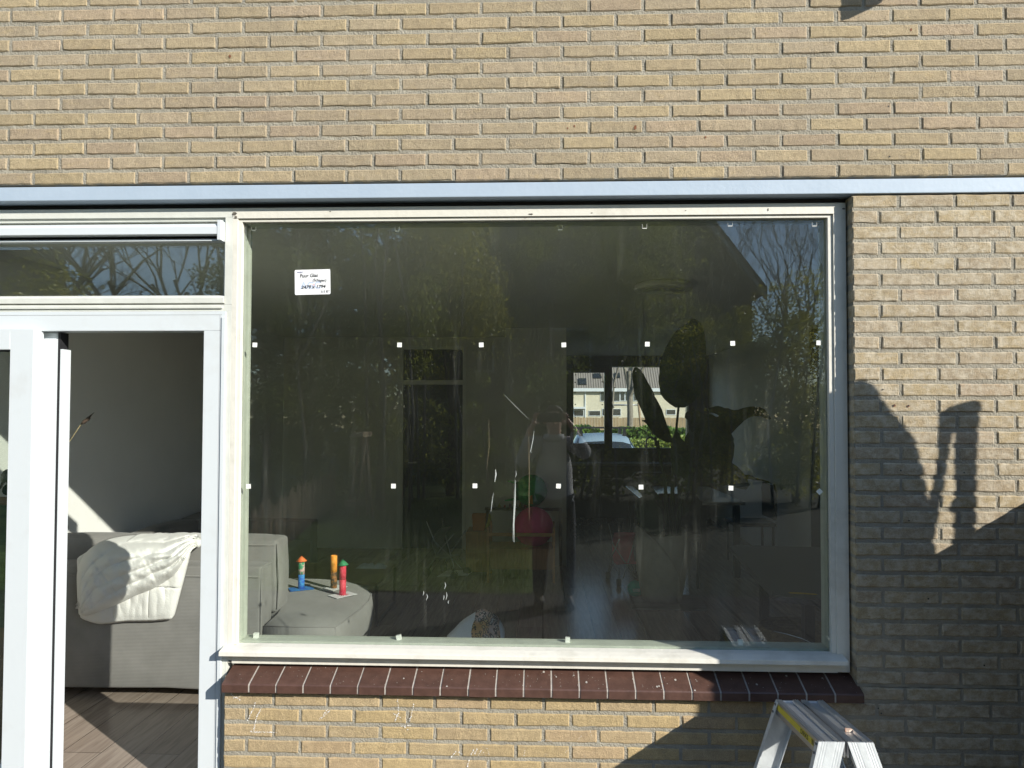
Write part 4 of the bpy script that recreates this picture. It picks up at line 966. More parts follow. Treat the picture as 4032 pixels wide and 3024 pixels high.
def stile(side, y, sg):
    """side -1 left half, +1 right half; sg -1 near the camera, +1 near the wall"""
    a, b_ = (.879, .962) if side < 0 else (.970, 1.051)
    H = LZ-.002-LG
    m = MB(); w_ = b_-a
    prof = [(0, 0), (.006, 0), (.008, .0005), (.012, .0005), (.014, 0), (.018, .0005), (.022, 0), (.026, .0005), (.030, 0), (w_-.030, 0), (w_-.026, .0005), (w_-.022, 0), (w_-.018, .0005), (w_-.014, 0), (w_-.010, .0005), (w_-.006, 0), (w_, 0), (w_, .024), (w_-.003, .024), (w_-.003, .006), (.003, .006), (.003, .024), (0, .024)]
    def ring(h):
        z = LZ-.002-h; dx = side*LEAN*h; yy = y+sg*FLARE*h*(1 if sg < 0 else 1)
        if sg < 0: yy = y-FLARE*h
        else: yy = y+FLARE*.25*h
        return [m.bm.verts.new((lx(a, y)+px+dx, yy+(-py if sg > 0 else py)*1.0+(0 if sg < 0 else 0), z)) for px, py in prof]
    A_, B_ = ring(0), ring(H); n = len(prof)
    for i in range(n): m.bm.faces.new((A_[i], A_[(i+1) % n], B_[(i+1) % n], B_[i]))
    m.bm.faces.new(A_); m.bm.faces.new(B_[::-1])
    s = m.build('stile', ALUM, lad)
    m = MB(); x = lx(a, y)+side*LEAN*H; yy = y-FLARE*H if sg < 0 else y+FLARE*.25*H
    m.box(x-.004, x+w_+.004, yy-.028 if sg > 0 else yy-.002, yy+.002 if sg > 0 else yy+.028, LG-.0005, LG+.03); m.build('foot', BLACKR, s, bevel=.003)
    m = MB()
    for hz in (.012, .038):
        for q in (.006,):
            x0 = lx(a, y)+side*LEAN*hz; yy = (y-FLARE*hz) if sg < 0 else y+FLARE*.25*hz
            xx = x0-.0015 if side < 0 else x0+w_+.0015
            m.tube([(xx-.0012, yy+(.012 if sg < 0 else -.012), LZ-hz), (xx+.0012, yy+(.012 if sg < 0 else -.012), LZ-hz)], .0045, 10)
    m.build('rivet', pm('rivet_grey', (.12, .12, .12), .5) if 'rivet_grey' not in bpy.data.materials else bpy.data.materials['rivet_grey'], s)
for side in (-1, 1):
    for y, sg in ((yf-.001, -1), (ybk+.001, 1)): stile(side, y, sg)
for side in (-1, 1):
    for h in (.255, .50):
        m = MB(); x0 = (.879 if side < 0 else .970)+side*LEAN*h; y0, y1 = yf-FLARE*h+.026, ybk+FLARE*.25*h-.026; w_ = .082
        prof = []
        for i in range(11): prof += [(w_*i/11, 0), (w_*(i+.3)/11, .0035), (w_*(i+.6)/11, .0035), (w_*(i+.9)/11, 0)]
        prof += [(w_, 0), (w_, -.028), (0, -.028)]
        m.prism([(x0+px-.014, LZ-h+pz) for px, pz in prof], 'y', y0, y1); m.build('tread', ALU, lad)
# yellow sticker with the maker's lettering on the left edge of the top
M4 = Matrix.Rotation(R(-90), 4, 'Z')
def edge_pt(t, dz):
    y = ybk+(yf-ybk)*t; return Vector((lx(.879, y)-.0008, y, LZ-.006-dz))
m = MB(); m.face([edge_pt(.03, .002), edge_pt(.90, .004), edge_pt(.90, .026), edge_pt(.03, .024)]); st = m.build('sticker', YELL, lad); md = st.modifiers.new('s', 'SOLIDIFY'); md.thickness = .0004
dirv = (edge_pt(.9, 0)-edge_pt(.6, 0)).normalized(); upz = Vector((0, 0, 1)); nrm = dirv.cross(upz)
o0 = edge_pt(.62, .022)+Vector((-.0008, 0, 0))
MT = Matrix(((dirv.x, upz.x, nrm.x, o0.x), (dirv.y, upz.y, nrm.y, o0.y), (dirv.z, upz.z, nrm.z, o0.z), (0, 0, 0, 1)))
text('DIRKS', .021, None, INK, st, M=MT, bold=.0004)
m = MB()
for t in (.865, .885): m.face([edge_pt(t, .006)+Vector((-.0008, 0, 0)), edge_pt(t+.012, .006)+Vector((-.0008, 0, 0)), edge_pt(t+.012, .022)+Vector((-.0008, 0, 0)), edge_pt(t, .022)+Vector((-.0008, 0, 0))])
m.build('sticker_bars', INK, st)
m = MB(); m.prism([(-.012, -.006), (.0, -.009), (.013, -.004), (.010, .006), (-.008, .008)], 'z', 0, .008); o = m.build('brick_chip', pm('chip', (.45, .20, .12), .9, .2, col2=(.65, .6, .5), scale=60), None, bevel=.001, label='small broken brick and mortar chip lying on the ladder top', cat='chip'); o.location = (1.010, -.44, LZ-.0055)

# ================================================================== outdoors on the sunny side
GRS = pm('lawn_green', (.06, .10, .012), .9, .5, 3, .8, 40, col2=(.11, .16, .02))
PAVE = pm('paving_concrete', (.04, .036, .032), .9, .2, 4, .3, 60)
m = MB(); m.box(-60, 60, -90, .0, -.3, -.06); m.box(-60, 60, 8.62, 160, -.5, -.43); m.build('ground', pm('soil_shade_ground', (.035, .038, .02), .95, .3, 2, .3, 20), None, kind='structure')  # dark colour also stands in for shade right of the lawn
m = MB()
for i in range(-10, 10):
    for j in range(9):
        m.box(i*.4+.003, i*.4+.397, -.4*j-.397, -.4*j-.003, -.09, -.05+random.uniform(-.001, .001))
m.build('terrace', PAVE, None, kind='structure')
m = MB()
nx_, ny_ = 60, 60
V = [[m.bm.verts.new((-14+13.9*i/nx_, -3.62-18*j/ny_, -.045+.02*noise.noise(Vector((i*.4, j*.4, 0))))) for i in range(nx_+1)] for j in range(ny_+1)]
for j in range(ny_):
    for i in range(nx_): m.bm.faces.new((V[j][i], V[j+1][i], V[j+1][i+1], V[j][i+1]))
m.build('lawn', GRS, None, kind='structure')
def quads(name, C, A, B, mat, parent=None, **kw):
    n = len(C); v = np.empty((n, 4, 3)); v[:, 0] = C-A-B*.5; v[:, 1] = C+A*.2-B; v[:, 2] = C+A; v[:, 3] = C-A*.2+B
    me = bpy.data.meshes.new(name); me.vertices.add(n*4); me.vertices.foreach_set('co', v.ravel())
    me.loops.add(n*4); me.loops.foreach_set('vertex_index', np.arange(n*4)); me.polygons.add(n)
    me.polygons.foreach_set('loop_start', np.arange(n)*4); me.polygons.foreach_set('loop_total', np.full(n, 4)); me.update(); me.validate()
    return obj(name, me, mat, parent, **kw)
rng = np.random.default_rng(3)
def rvec(n): q = rng.normal(size=(n, 3)); return q/np.linalg.norm(q, axis=1)[:, None]
# grass blades
n = 26000; C = np.stack([rng.uniform(-6, -.15, n), rng.uniform(-11, -3.65, n), np.full(n, -.02)], 1); A_ = rvec(n)*.02; A_[:, 2] = np.abs(A_[:, 2])+.02; B_ = rvec(n)*.006; B_[:, 2] = 0
quads('grass', C, A_, B_, pm('grass_blade', (.09, .16, .012), .7, .4, 8, trans=.3, col2=(.18, .24, .03)), None, kind='stuff')
LG1 = pm('ivy_green', (.08, .13, .02), .4, 0, 9.0, trans=.65, col2=(.45, .46, .09), spec=.4); LG2 = pm('olive_green', (.10, .13, .015), .4, 0, 9.0, trans=.65, col2=(.52, .48, .08), spec=.4); LG3 = pm('dark_evergreen', (.05, .09, .02), .45, 0, 9, trans=.6, col2=(.34, .38, .09), spec=.35)
BARK = pm('bark_brown', (.11, .085, .06), .9, .3, 10, .5, 40); BARKG = pm('bark_grey', (.20, .18, .15), .9, .3, 10, .5, 40)
def crown(parent, c, rad, n, size, mat, clumps=60, name='crown'):
    cc = rvec(clumps)*rng.uniform(.35, 1.0, clumps)[:, None]*np.array(rad)+np.array(c); cr = rng.uniform(.25, .75, clumps)*min(rad)
    k = rng.integers(0, clumps, n); P = cc[k]+rvec(n)*(rng.uniform(.3, 1, n)**.6*cr[k])[:, None]*np.array([1, 1, .8])
    P = P[P[:, 2] > .02]; n = len(P)
    a = rvec(n)*size*rng.uniform(.6, 1.3, n)[:, None]; b_ = np.cross(a, rvec(n)); b_ = b_/np.linalg.norm(b_, axis=1)[:, None]*size*.55
    return quads(name, P, a, b_, mat, parent)
def bush(lab, c, rad, n, size, mat, cat='shrub', nm='evergreen_shrub', grp='evergreens round the garden', trunk=True, clumps=60):
    t = thing(nm, lab, cat, grp, loc=(c[0], c[1], 0))
    crown(t, (0, 0, c[2]), rad, n, size, mat, clumps)
    m = MB(); z = max(.5, c[2])
    m.tube([(0, 0, -.06), (.04, .02, z*.5), (-.03, 0, z)], [.09, .06, .03], 8); [m.tube([(0, 0, z*.4), (rad[0]*.5*cos(a), rad[1]*.5*sin(a), z*.9)], [.03, .01], 6) for a in (0, 2, 4)]
    m.build('trunk', BARK, t)
    m = MB()
    for q in range(5):
        x = random.uniform(-.8, .8)*rad[0]; y = rad[1]*random.uniform(.7, 1.1); h_ = (c[2]+rad[2])*random.uniform(.6, 1.0)
        m.tube([(x*.9, y*.8, -.06), (x+random.uniform(-.1, .1), y, h_*.35), (x+random.uniform(-.2, .2), y, h_*.7), (x+random.uniform(-.35, .35), y, h_)], [.03, .024, .018, .008], 6)
        for e in range(5):
            z0 = h_*random.uniform(.2, .9); m.tube([(x, y, z0), (x+random.uniform(-.5, .5), y+.05, z0+random.uniform(.1, .5)), (x+random.uniform(-.8, .8), y+.1, z0+random.uniform(.1, .8))], [.009, .006, .003], 4)
    m.build('branches', BARKG, t)
    return t
bush('tall dense evergreen mirrored at the left end of the big pane', (-4.6, -8.6, 2.6), (1.3, 1.0, 2.6), 15000, .036, LG3)
bush('broad ivy green shrub mirrored left of the handwritten label', (-3.0, -10.0, 3.0), (1.2, 1.0, 3.0), 15000, .036, LG1)
bush('loose olive leaved tree mirrored right of the handwritten label', (-1.9, -11.5, 4.4), (1.1, 1.0, 2.6), 11000, .036, LG2, 'tree', 'evergreen_tree', clumps=50)
bush('sparse ivy covered tree mirrored above the person', (-.2, -17.0, 5.0), (2.9, 1.2, 3.4), 20000, .038, LG1, 'tree', 'evergreen_tree', clumps=70)
bush('ivy green tree mirrored above the kitchen window', (2.9, -17.4, 4.8), (2.0, 1.2, 3.3), 18000, .038, LG1, 'tree', 'evergreen_tree')
bush('sunlit olive shrub mirrored to the right of the house plant', (3.7, -11.8, 2.1), (1.3, 1.1, 2.0), 24000, .033, LG2)
bush('tall olive shrub mirrored beside the right post', (4.9, -11.0, 2.3), (1.0, 1.1, 2.3), 22000, .033, LG2)
bush('tall dense tree far behind the mirrored evergreens at the left', (-6.3, -15.2, 4.4), (1.7, 1.2, 4.4), 26000, .075, LG3, 'tree', 'evergreen_tree', clumps=90)
bush('tall dense tree far behind the mirrored olive tree', (-3.6, -15.5, 4.6), (1.8, 1.2, 4.6), 26000, .075, LG3, 'tree', 'evergreen_tree', clumps=90)
bush('low dark shrub mirrored behind the play table', (-.2, -11.5, 1.2), (2.4, .8, 1.5), 9000, .055, LG3)
bush('low ivy green shrub mirrored beside the person', (2.3, -11.2, 1.3), (1.7, .8, 1.5), 8000, .055, LG1)
bush('low leafy shrub mirrored behind the stick fence', (-3.9, -11.5, 1.2), (2.2, .8, 1.5), 8000, .055, LG1)
def bare(lab, x, y, h, seed, spread=1.0, r0=.12, lean=(0, 0), grp='bare trees beyond the garden', depth=7, nm='bare_tree'):
    rs = random.Random(seed); t = thing(nm, lab, 'tree', grp, loc=(x, y, 0)); T = MB(); Bm = MB()
    def rec(p, d, l, r, k, mb):
        q = p+d*l; c = p+d*l*.5+Vector((rs.uniform(-1, 1), rs.uniform(-1, 1), 0))*l*.05
        mb.tube([p, c, q], [r, r*.88, r*.74], 6 if k < 2 else (4 if k < 4 else 3), cap=False)
        if k >= depth: return
        for s in range(3 if k in (0, 1, 2, 4) else 2):
            a = Vector((rs.uniform(-1, 1), rs.uniform(-1, 1), rs.uniform(-.35, .7)))
            nd = (d*.95+a*.62*spread).normalized(); nd.z = nd.z*.9+.12; nd.normalize()
            rec(p.lerp(q, rs.uniform(.55, 1.0)), nd, l*rs.uniform(.62, .86), r*rs.uniform(.48, .68), k+1, Bm)
    rec(Vector((0, 0, -.06)), Vector((lean[0], lean[1], 1)).normalized(), h*.30, r0, 0, T)
    T.build('trunk', BARKG, t); Bm.build('branches', BARKG, t); return t
bare('big bare tree mirrored in the small window over the door', -9.6, -12.0, 9.0, 4, 1.15, .17, (-.35, 0), depth=7)
bare('leaning bare tree mirrored at the right of the small window over the door', -7.2, -12.5, 9.0, 11, 1.1, .15, (-.5, 0), depth=7)
bare('twiggy bare tree mirrored at the top right of the big pane', 6.6, -16.0, 8.2, 21, .8, .10, depth=8)
bare('second twiggy bare tree mirrored close to the right post', 8.4, -17.5, 9.0, 33, .8, .11, depth=8)
bare('slim bare tree mirrored between the gable and the right post', 5.4, -18.0, 7.5, 44, .7, .09, depth=8)
# garden neighbours: gable house and flat roofed house
BRK2 = pm('far_brown_brick', (.20, .165, .12), .9, .15, 6, .3, 30); RT = pm('far_roof_tile', (.07, .06, .055), .8, .2, 6)
gh = thing('gable_house', 'dark gabled house whose roof slope is mirrored high at the right of the pane', 'house')
Yg = 21.9; e1 = gd(3012, 1160, Yg); e0 = gd(2770, 850, Yg); sl = (e0.z-e1.z)/(e1.x-e0.x)
ax = 1.2; az = e1.z+sl*(e1.x-ax); lx0 = 2*ax-e1.x
m = MB(); m.prism([(lx0+.45, -.06), (e1.x-.45, -.06), (e1.x-.45, e1.z+sl*.3), (ax, az-.25), (lx0+.45, e1.z+sl*.3)], 'y', -Yg-9, -Yg); m.build('wall', BRK2, gh)
m = MB(); m.prism([(lx0, e1.z), (ax, az), (e1.x, e1.z), (e1.x, e1.z+.22), (ax, az+.25), (lx0, e1.z+.22)], 'y', -Yg-9.2, -Yg+.25); m.build('roof', RT, gh)
m = MB(); m.prism([(e1.x-.02, e1.z-.20), (ax, az-.24), (lx0+.02, e1.z-.20), (lx0+.02, e1.z-.01), (ax, az-.02), (e1.x-.02, e1.z-.01)], 'y', -Yg+.02, -Yg+.30); m.build('bargeboard', pm('pale_board', (.45, .46, .46), .6), gh)
for x in (-3.2, .2, 3.4):
    m = MB(); m.box(x, x+1.4, -Yg-.02, -Yg+.04, 3.2, 4.6); wv = m.build('window', GLASSD, gh); m = MB(); m.box(x-.08, x+1.48, -Yg-.02, -Yg+.02, 3.12, 4.68); m.build('frame', UPVC, wv)
fh = thing('flat_roofed_house', 'flat roofed brick house mirrored at the left of the small window over the door', 'house')
c = gd(252, 1100, 17); cz = gd(252, 1030, 17).z
m = MB(); m.prism([(c.x-9, -17), (c.x, -17), (c.x*1.46, -26), (c.x-14, -26)], 'z', -.06, cz); m.build('wall', BRK2, fh); m = MB(); m.prism([(c.x-9.2, -16.7), (c.x+.2, -16.7), (c.x*1.46+.2, -26.2), (c.x-14, -26.2)], 'z', cz+.001, cz+.28); m.build('roof', RT, fh)
m = MB(); m.box(c.x-3, c.x-1.6, -17, -16.95, 2.6, 4.0); m.build('window', GLASSD, fh)
bush('drooping conifer mirrored in front of the flat roofed house', (c.x*.62-.4, -9.6, 3.2), (.9, .8, 1.3), 3500, .05, LG2, 'tree', 'conifer_tree')
# stick fence and wooden trestle
STK = pm('weathered_stick', (.30, .22, .14), .9, .25, 12, .4, 50)
sf = thing('stick_fence', 'low fence of split wooden sticks running away along the left of the lawn', 'fence')
m = MB(); ks = 0
for k in range(70):
    y = -3.9-k*.085; x = -2.95-.012*k+random.uniform(-.01, .01); h_ = random.uniform(.52, .68)
    m.tube([(x, y, -.06), (x+random.uniform(-.02, .02), y+random.uniform(-.02, .02), h_)], [.014, .009], 6)
m.build('pales', STK, sf)
m = MB(); m.tube([(-2.94, -3.9, .12), (-3.80, -9.8, .12)], .004, 5); m.tube([(-2.94, -3.9, .42), (-3.80, -9.8, .42)], .004, 5); m.build('wire', STK, sf)
tr = thing('wooden_trestle', 'spindly pale wooden trestle of leaning poles on the lawn', 'trestle')
Y = 8.4
for (u, v), (u2, v2) in (((1425, 1712), (1366, 2050)), ((1425, 1712), (1450, 2010)), ((1442, 1712), (1400, 2000)), ((1440, 1715), (1470, 2040))):
    a, b_ = gd(u, v, Y), gd(u2, v2, Y+random.uniform(-.4, .4)); b_.z = -.05; m = MB(); m.tube([a, b_], .022, 8); m.build('leg', STK, tr)
a = gd(1420, 1715, Y); m = MB(); m.box(a.x-.06, a.x+.12, -Y-.3, -Y+.3, a.z-.02, a.z+.06); m.build('ridge_bar', STK, tr)
m = MB(); a = gd(1392, 1975, Y); m.box(a.x-.1, a.x+.16, -Y-.15, -Y+.15, a.z-.06, a.z+.02); m.build('shelf', STK, tr)
# unseen casters added for the shadows on the right, guessed as screen and parasol
sdir = -tosun
def lift(u, v, t, y0=0):   # the point t metres towards the sun from the wall point seen at (u, v)
    return at(u, v, y0)+tosun*t
scx = 2.14; p = at(4032, 1985, 0); zt = p.z+(scx-p.x)*tosun.z/tosun.x
gs = thing('screen_shadow_caster', 'unseen shadow caster shaped as a low timber screen at right angles to the house', 'fence')  # added out of sight, sized to the slanting shadow edge
m = MB()
for k in range(9): m.box(scx-.012, scx+.012, -1.21, -.03, -.05+k*(zt+.05)/9, -.05+(k+1)*(zt+.05)/9-.002)
m.build('boards', pm('grey_timber', (.16, .13, .10), .9, .3, 6, .3, 40, stretch=(1, .2, 4)), gs)
m = MB()
for y in (-.06, -.63, -1.17): m.box(scx+.013, scx+.08, y-.035, y+.035, -.06, zt-.03)
m.build('post', bpy.data.materials['grey_timber'], gs)
para = thing('parasol_shadow_caster', 'unseen shadow caster shaped as a closed hanging parasol right of the view', 'shadow caster')  # unseen; pieces traced back sunward from the shadow outline
hz = Vector((tosun.x, tosun.y, 0)).normalized(); T0 = 1.42
def slab(poly, name, mat, t0=T0, th=.05, bev=.012):
    """solid piece whose outline faces the sun; thickness runs along the sun's heading"""
    m = MB(); P = [lift(u, v, t0) for u, v in poly]
    A_ = [m.bm.verts.new(p-hz*th+Vector((0, 0, 0))) for p in P]; B_ = [m.bm.verts.new(p+hz*th) for p in P]; n = len(P)
    for i in range(n): m.bm.faces.new((A_[i], A_[(i+1) % n], B_[(i+1) % n], B_[i]))
    m.bm.faces.new(A_[::-1]); m.bm.faces.new(B_)
    return m.build(name, mat, para, bevel=bev)
CANV = pm('grey_canvas', (.25, .25, .24), .9, .1, 8)
slab([(3345, 1532), (3371, 1521), (3406, 1514), (3436, 1530), (3466, 1568), (3504, 1628), (3569, 1696), (3615, 1769), (3634, 1861), (3650, 1942), (3660, 1999), (3672, 2090), (3690, 2230), (3600, 2420), (3300, 2640), (3020, 2790), (2815, 2834), (2816, 2700), (2818, 2560), (2830, 2300), (2950, 2000), (3150, 1700), (3260, 1590)], 'canopy', CANV, th=.06)
slab([(3702, 1693), (3695, 1666), (3702, 1641), (3730, 1618), (3764, 1606), (3800, 1595), (3840, 1587), (3859, 1595), (3864, 1612), (3857, 1650), (3855, 1700), (3759, 1693)], 'arm', ALU, th=.03, bev=.004)
slab([(3702, 1694), (3750, 1694), (3742, 1769), (3721, 1888), (3704, 1997), (3683, 2105), (3676, 2150), (3691, 2260), (3640, 2260), (3655, 2000), (3680, 1880), (3691, 1823)], 'strut', ALU, th=.03, bev=.004)
slab([(3759, 1701), (3855, 1701), (3851, 1780), (3846, 1942), (3845, 2160), (3845, 2900), (3755, 2900), (3752, 2151), (3759, 2013), (3737, 1994), (3761, 1970), (3759, 1888)], 'mast', ALU, th=.03, bev=.004)
o = lift(3800, 2880, T0); m = MB(); m.lathe([(0, -.05), (.30, -.05), (.30, .02), (.05, .05), (.04, .45), (0, .45)], (o.x, o.y, 0), 30); m.build('base', BLACKP, para)
aw = thing('upper_shadow_caster', 'unseen dark shadow caster fixed to the upper brickwork above the view', 'lantern')  # added unseen block, outline taken from the shadow at the top right
m = MB(); P = [lift(u, v, .50) for u, v in ((3308, -60), (3312, 68), (3346, 60), (3400, 34), (3466, 0), (3520, -60))]
A_ = [m.bm.verts.new(p-hz*.03) for p in P]; B_ = [m.bm.verts.new(p+hz*.03) for p in P]; n = len(P)
for i in range(n): m.bm.faces.new((A_[i], A_[(i+1) % n], B_[(i+1) % n], B_[i]))
m.bm.faces.new(A_[::-1]); m.bm.faces.new(B_); m.build('hood', BLACKP, aw, bevel=.003)
c = (P[0]+P[-1])/2; m = MB(); m.tube([c, (c.x, 0.0, c.z+.05)], .012); m.build('bracket', BLACKP, aw)

# ================================================================== outdoors on the kitchen side
bush_m = LG2
def far(u, v, d): a = at(u, v, d-DD); return a
m = MB(); m.box(-30, 40, 10.5, 17.2, -.44, -.422); m.build('street', pm('asphalt', (.05, .05, .052), .9, .2, 6, .3, 60), None, kind='structure')
def hedge(lab, x0, x1, y0, y1, z1, n, mat, size):
    t = thing('hedge', lab, 'hedge', 'hedges across the street')
    P = np.stack([rng.uniform(x0, x1, n), rng.uniform(y0, y1, n), -.26+(z1+.26)*rng.uniform(0, 1, n)**.6], 1)
    P[:, 2] += .08*np.sin(P[:, 0]*2.1)+.05*np.sin(P[:, 0]*5.3)
    a = rvec(n)*size*rng.uniform(.6, 1.3, n)[:, None]; b_ = np.cross(a, rvec(n)); b_ = b_/np.linalg.norm(b_, axis=1)[:, None]*size*.6
    quads('leaves', P, a, b_, mat, t)
    m = MB(); m.box(x0+.1, x1-.1, (y0+y1)/2-.15, (y0+y1)/2+.15, -.26, z1*.7); m.build('stems', BARK, t)
HG1 = pm('hedge_green', (.12, .19, .03), .5, 0, 4, trans=.25, col2=(.30, .34, .06)); HG2 = pm('hedge_dark_green', (.06, .13, .02), .35, 0, 4, trans=.2, col2=(.16, .25, .05))
hedge('clipped yellow green hedge behind the parked car', -1, 8, 17.4, 18.2, .93, 16000, HG1, .05)
hedge('taller glossy laurel hedge in front of the far garden fence', -2, 10, 21.0, 22.0, 1.22, 16000, HG2, .085)
ff = thing('garden_fence', 'weathered wooden board fence in front of the yellow brick terrace', 'fence')
m = MB()
for k in range(60):
    x = .5+k*.155; m.box(x, x+.14, 34.0, 34.05, -.26, 1.52+.06*noise.noise(Vector((k*.7, 0, 0))))
m.build('boards', pm('fence_boards', (.33, .25, .15), .9, .35, 3, .2, 30, stretch=(3, 1, .3)), ff)
th = thing('terraced_house', 'yellow brick terraced house with a tiled roof seen across the street through the kitchen window', 'house')
D = 87.0; BRY = pm('yellow_brick_far', (.58, .54, .42), .9, .06, 3)
def fx(u): return at(u, 1600, D-DD).x
def fz(v): return at(2400, v, D-DD).z
yy = D-DD
m = MB(); m.box(fx(2100), fx(3000), yy, yy+8, -.26, fz(1533)); m.build('wall', BRY, th)
rm = pm('grey_brown_tiles', (.16, .14, .125), .85, .1, 3); N = rm.node_tree; L = N.links
tc = N.nodes.new('ShaderNodeTexCoord'); w_ = N.nodes.new('ShaderNodeTexWave'); w_.inputs['Scale'].default_value = 1.05; w_.bands_direction = 'X'; L.new(tc.outputs['Object'], w_.inputs['Vector'])
mxn = N.nodes.new('ShaderNodeMix'); mxn.data_type = 'RGBA'; mxn.inputs[6].default_value = (.28, .255, .23, 1); mxn.inputs[7].default_value = (.09, .08, .075, 1); L.new(w_.outputs['Fac'], mxn.inputs[0]); L.new(mxn.outputs[2], N.nodes['Principled BSDF'].inputs['Base Color'])
rz0 = fz(1533); m = MB(); m.prism([(yy-.4, rz0), (yy+6.0, rz0+6.5), (yy+6.0, rz0+6.2), (yy-.4, rz0-.2)], 'x', fx(2100), fx(3000)); rf = m.build('roof', rm, th)
for (X0, X1, Y0, Y1) in ((290, 405, 335, 430), (515, 625, 258, 330), (825, 905, 250, 325)):
    a, b_ = fx(2200+X0/3.687), fx(2200+X1/3.687); z0, z1 = fz(1400+Y1/3.687), fz(1400+Y0/3.687); k = 6.5/6.4
    m = MB(); y0 = yy-.4+(z0-rz0)/k; y1 = yy-.4+(z1-rz0)/k; m.prism([(y0-.12, z0+.10), (y1-.12, z1+.10), (y1, z1), (y0, z0)], 'x', a, b_); m.build('roof_window', GLASSD, rf)
m = MB(); m.box(fx(2100), fx(3000), yy-.55, yy-.42, rz0-.28, rz0+.12); m.build('gutter', UPVC, th)
def hwin(X0, X1, Y0, Y1, bars, nm='window'):
    a, b_ = fx(2200+X0/3.687), fx(2200+X1/3.687); z0, z1 = fz(1400+Y1/3.687), fz(1400+Y0/3.687)
    m = MB(); m.box(a, b_, yy-.06, yy-.002, z0, z1); w = m.build(nm, UPVC, th)
    m = MB(); n = bars; ww = (b_-a)/n
    for k in range(n): m.box(a+k*ww+.07, a+(k+1)*ww-.07, yy-.08, yy-.061, z0+.08, z1-.05)
    m.build('pane', GLASSD, w)
hwin(605, 890, 505, 668, 3); hwin(890, 1035, 505, 662, 2); hwin(1085, 1215, 505, 662, 2)
hwin(215, 365, 790, 885, 1); hwin(435, 610, 800, 880, 1); hwin(630, 905, 770, 875, 2); hwin(1560, 1700, 780, 860, 1)
m = MB(); m.box(fx(2200+215/3.687), fx(2200+378/3.687), yy-.9, yy-.002, fz(1400+775/3.687), fz(1400+747/3.687)); m.box(fx(2200+378/3.687), fx(2200+392/3.687), yy-.12, yy-.002, 0, fz(1533)); m.build('awning', UPVC, th)
def street_tree(lab, x, y, h, seed, r):
    return bare(lab, x, y, h, seed, .75, r, grp='bare street trees seen through the kitchen window', depth=5, nm='street_tree')
a = far(2478, 1600, 26); street_tree('thick trunked bare tree behind the laurel hedge', a.x, 26-DD, 11.0, 5, .125)
a = far(2418, 1600, 28); street_tree('thin bare tree left of the thick trunked one', a.x, 28-DD, 10.0, 8, .05)
# climbing frame bar
sw = thing('swing_frame', 'grey metal swing frame standing in the far gardens', 'swing frame')
a, b_ = far(2405, 1595, 30), far(2512, 1595, 30); m = MB(); m.tube([a, b_], .03, 8); m.build('top_bar', ALU, sw)
c = far(2536, 1665, 30); m = MB(); m.tube([b_+Vector((.02, 0, .1)), (c.x, c.y, -.26)], .05, 8); m.tube([(a.x, a.y, a.z), (a.x-.3, a.y, -.26)], .05, 8); m.build('leg', STK, sw)
# car
def car():
    t = thing('parked_car', 'pale blue estate car with black roof bars parked outside the kitchen window', 'car', loc=(1.42, 13.6, -.30))
    PAINT = pm('pale_blue_paint', (.22, .30, .38), .22, .03, 3, spec=.7)
    # body by cross-sections along y (length 4.2), half width and roof height
    def sec(y, hw, zr, zs, hr):   # rear seen first (y small)
        return [(-hw, y, .28), (-hw*1.0, y, .62), (-hw*.985, y, zs), (-hr, y, zr-.05), (-hr*.7, y, zr), (0, y, zr+.02), (hr*.7, y, zr), (hr, y, zr-.05), (hw*.985, y, zs), (hw, y, .62), (hw, y, .28)]
    S = [sec(-.05, .80, .86, .80, .70), sec(.0, .86, .93, .88, .76), sec(.12, .87, 1.30, .92, .60), sec(.28, .88, 1.43, .93, .58), sec(1.2, .89, 1.47, .93, .60), sec(2.2, .89, 1.44, .92, .60), sec(2.9, .89, 1.0, .90, .66), sec(3.9, .86, .86, .80, .66), sec(4.15, .80, .70, .62, .62)]
    m = MB(); V = [[m.bm.verts.new(p) for p in s] for s in S]
    for i, (A_, B_) in enumerate(zip(V, V[1:])):
        for k in range(10):
            f = m.bm.faces.new((A_[k], A_[k+1], B_[k+1], B_[k])); f.smooth = True
            if (i == 1 and 3 <= k <= 6) or (2 <= i <= 5 and k in (2, 7)) or (i == 5 and 3 <= k <= 6): f.material_index = 1
    m.bm.faces.new(V[0][::-1]); m.bm.faces.new(V[-1])
    m.build('body', [PAINT, GLASSD], t)
    for x in (-.80, .80):
        for y in (.75, 3.35):
            m = MB(); m.tube([(x-.1, y, .31), (x+.1, y, .31)], .31, 24); w = m.build('wheel', BLACKR, t)
            m = MB(); m.tube([(x-.103, y, .31), (x+.103, y, .31)], .19, 20); m.build('rim', ALU, w)
        m = MB(); m.box(x*.93-.06, x*.93+.06, -.04, .02, .62, .84); m.build('tail_light', pm('red_lens', (.35, .01, .01), .2) if 'red_lens' not in bpy.data.materials else bpy.data.materials['red_lens'], t)
    m = MB()
    for y in (.65, 1.7):
        m.box(-.66, .72, y-.03, y+.03, 1.60, 1.625)
        for x in (-.52, .52): m.prism([(x-.05, 1.42), (x+.05, 1.42), (x+.03, 1.60), (x-.03, 1.60)], 'y', y-.03, y+.03)
    m.build('roof_bars', BLACKP, t)
    m = MB(); m.box(-.52, .52, -.09, -.05, .40, .52); m.build('bumper', BLACKR, t)
car()

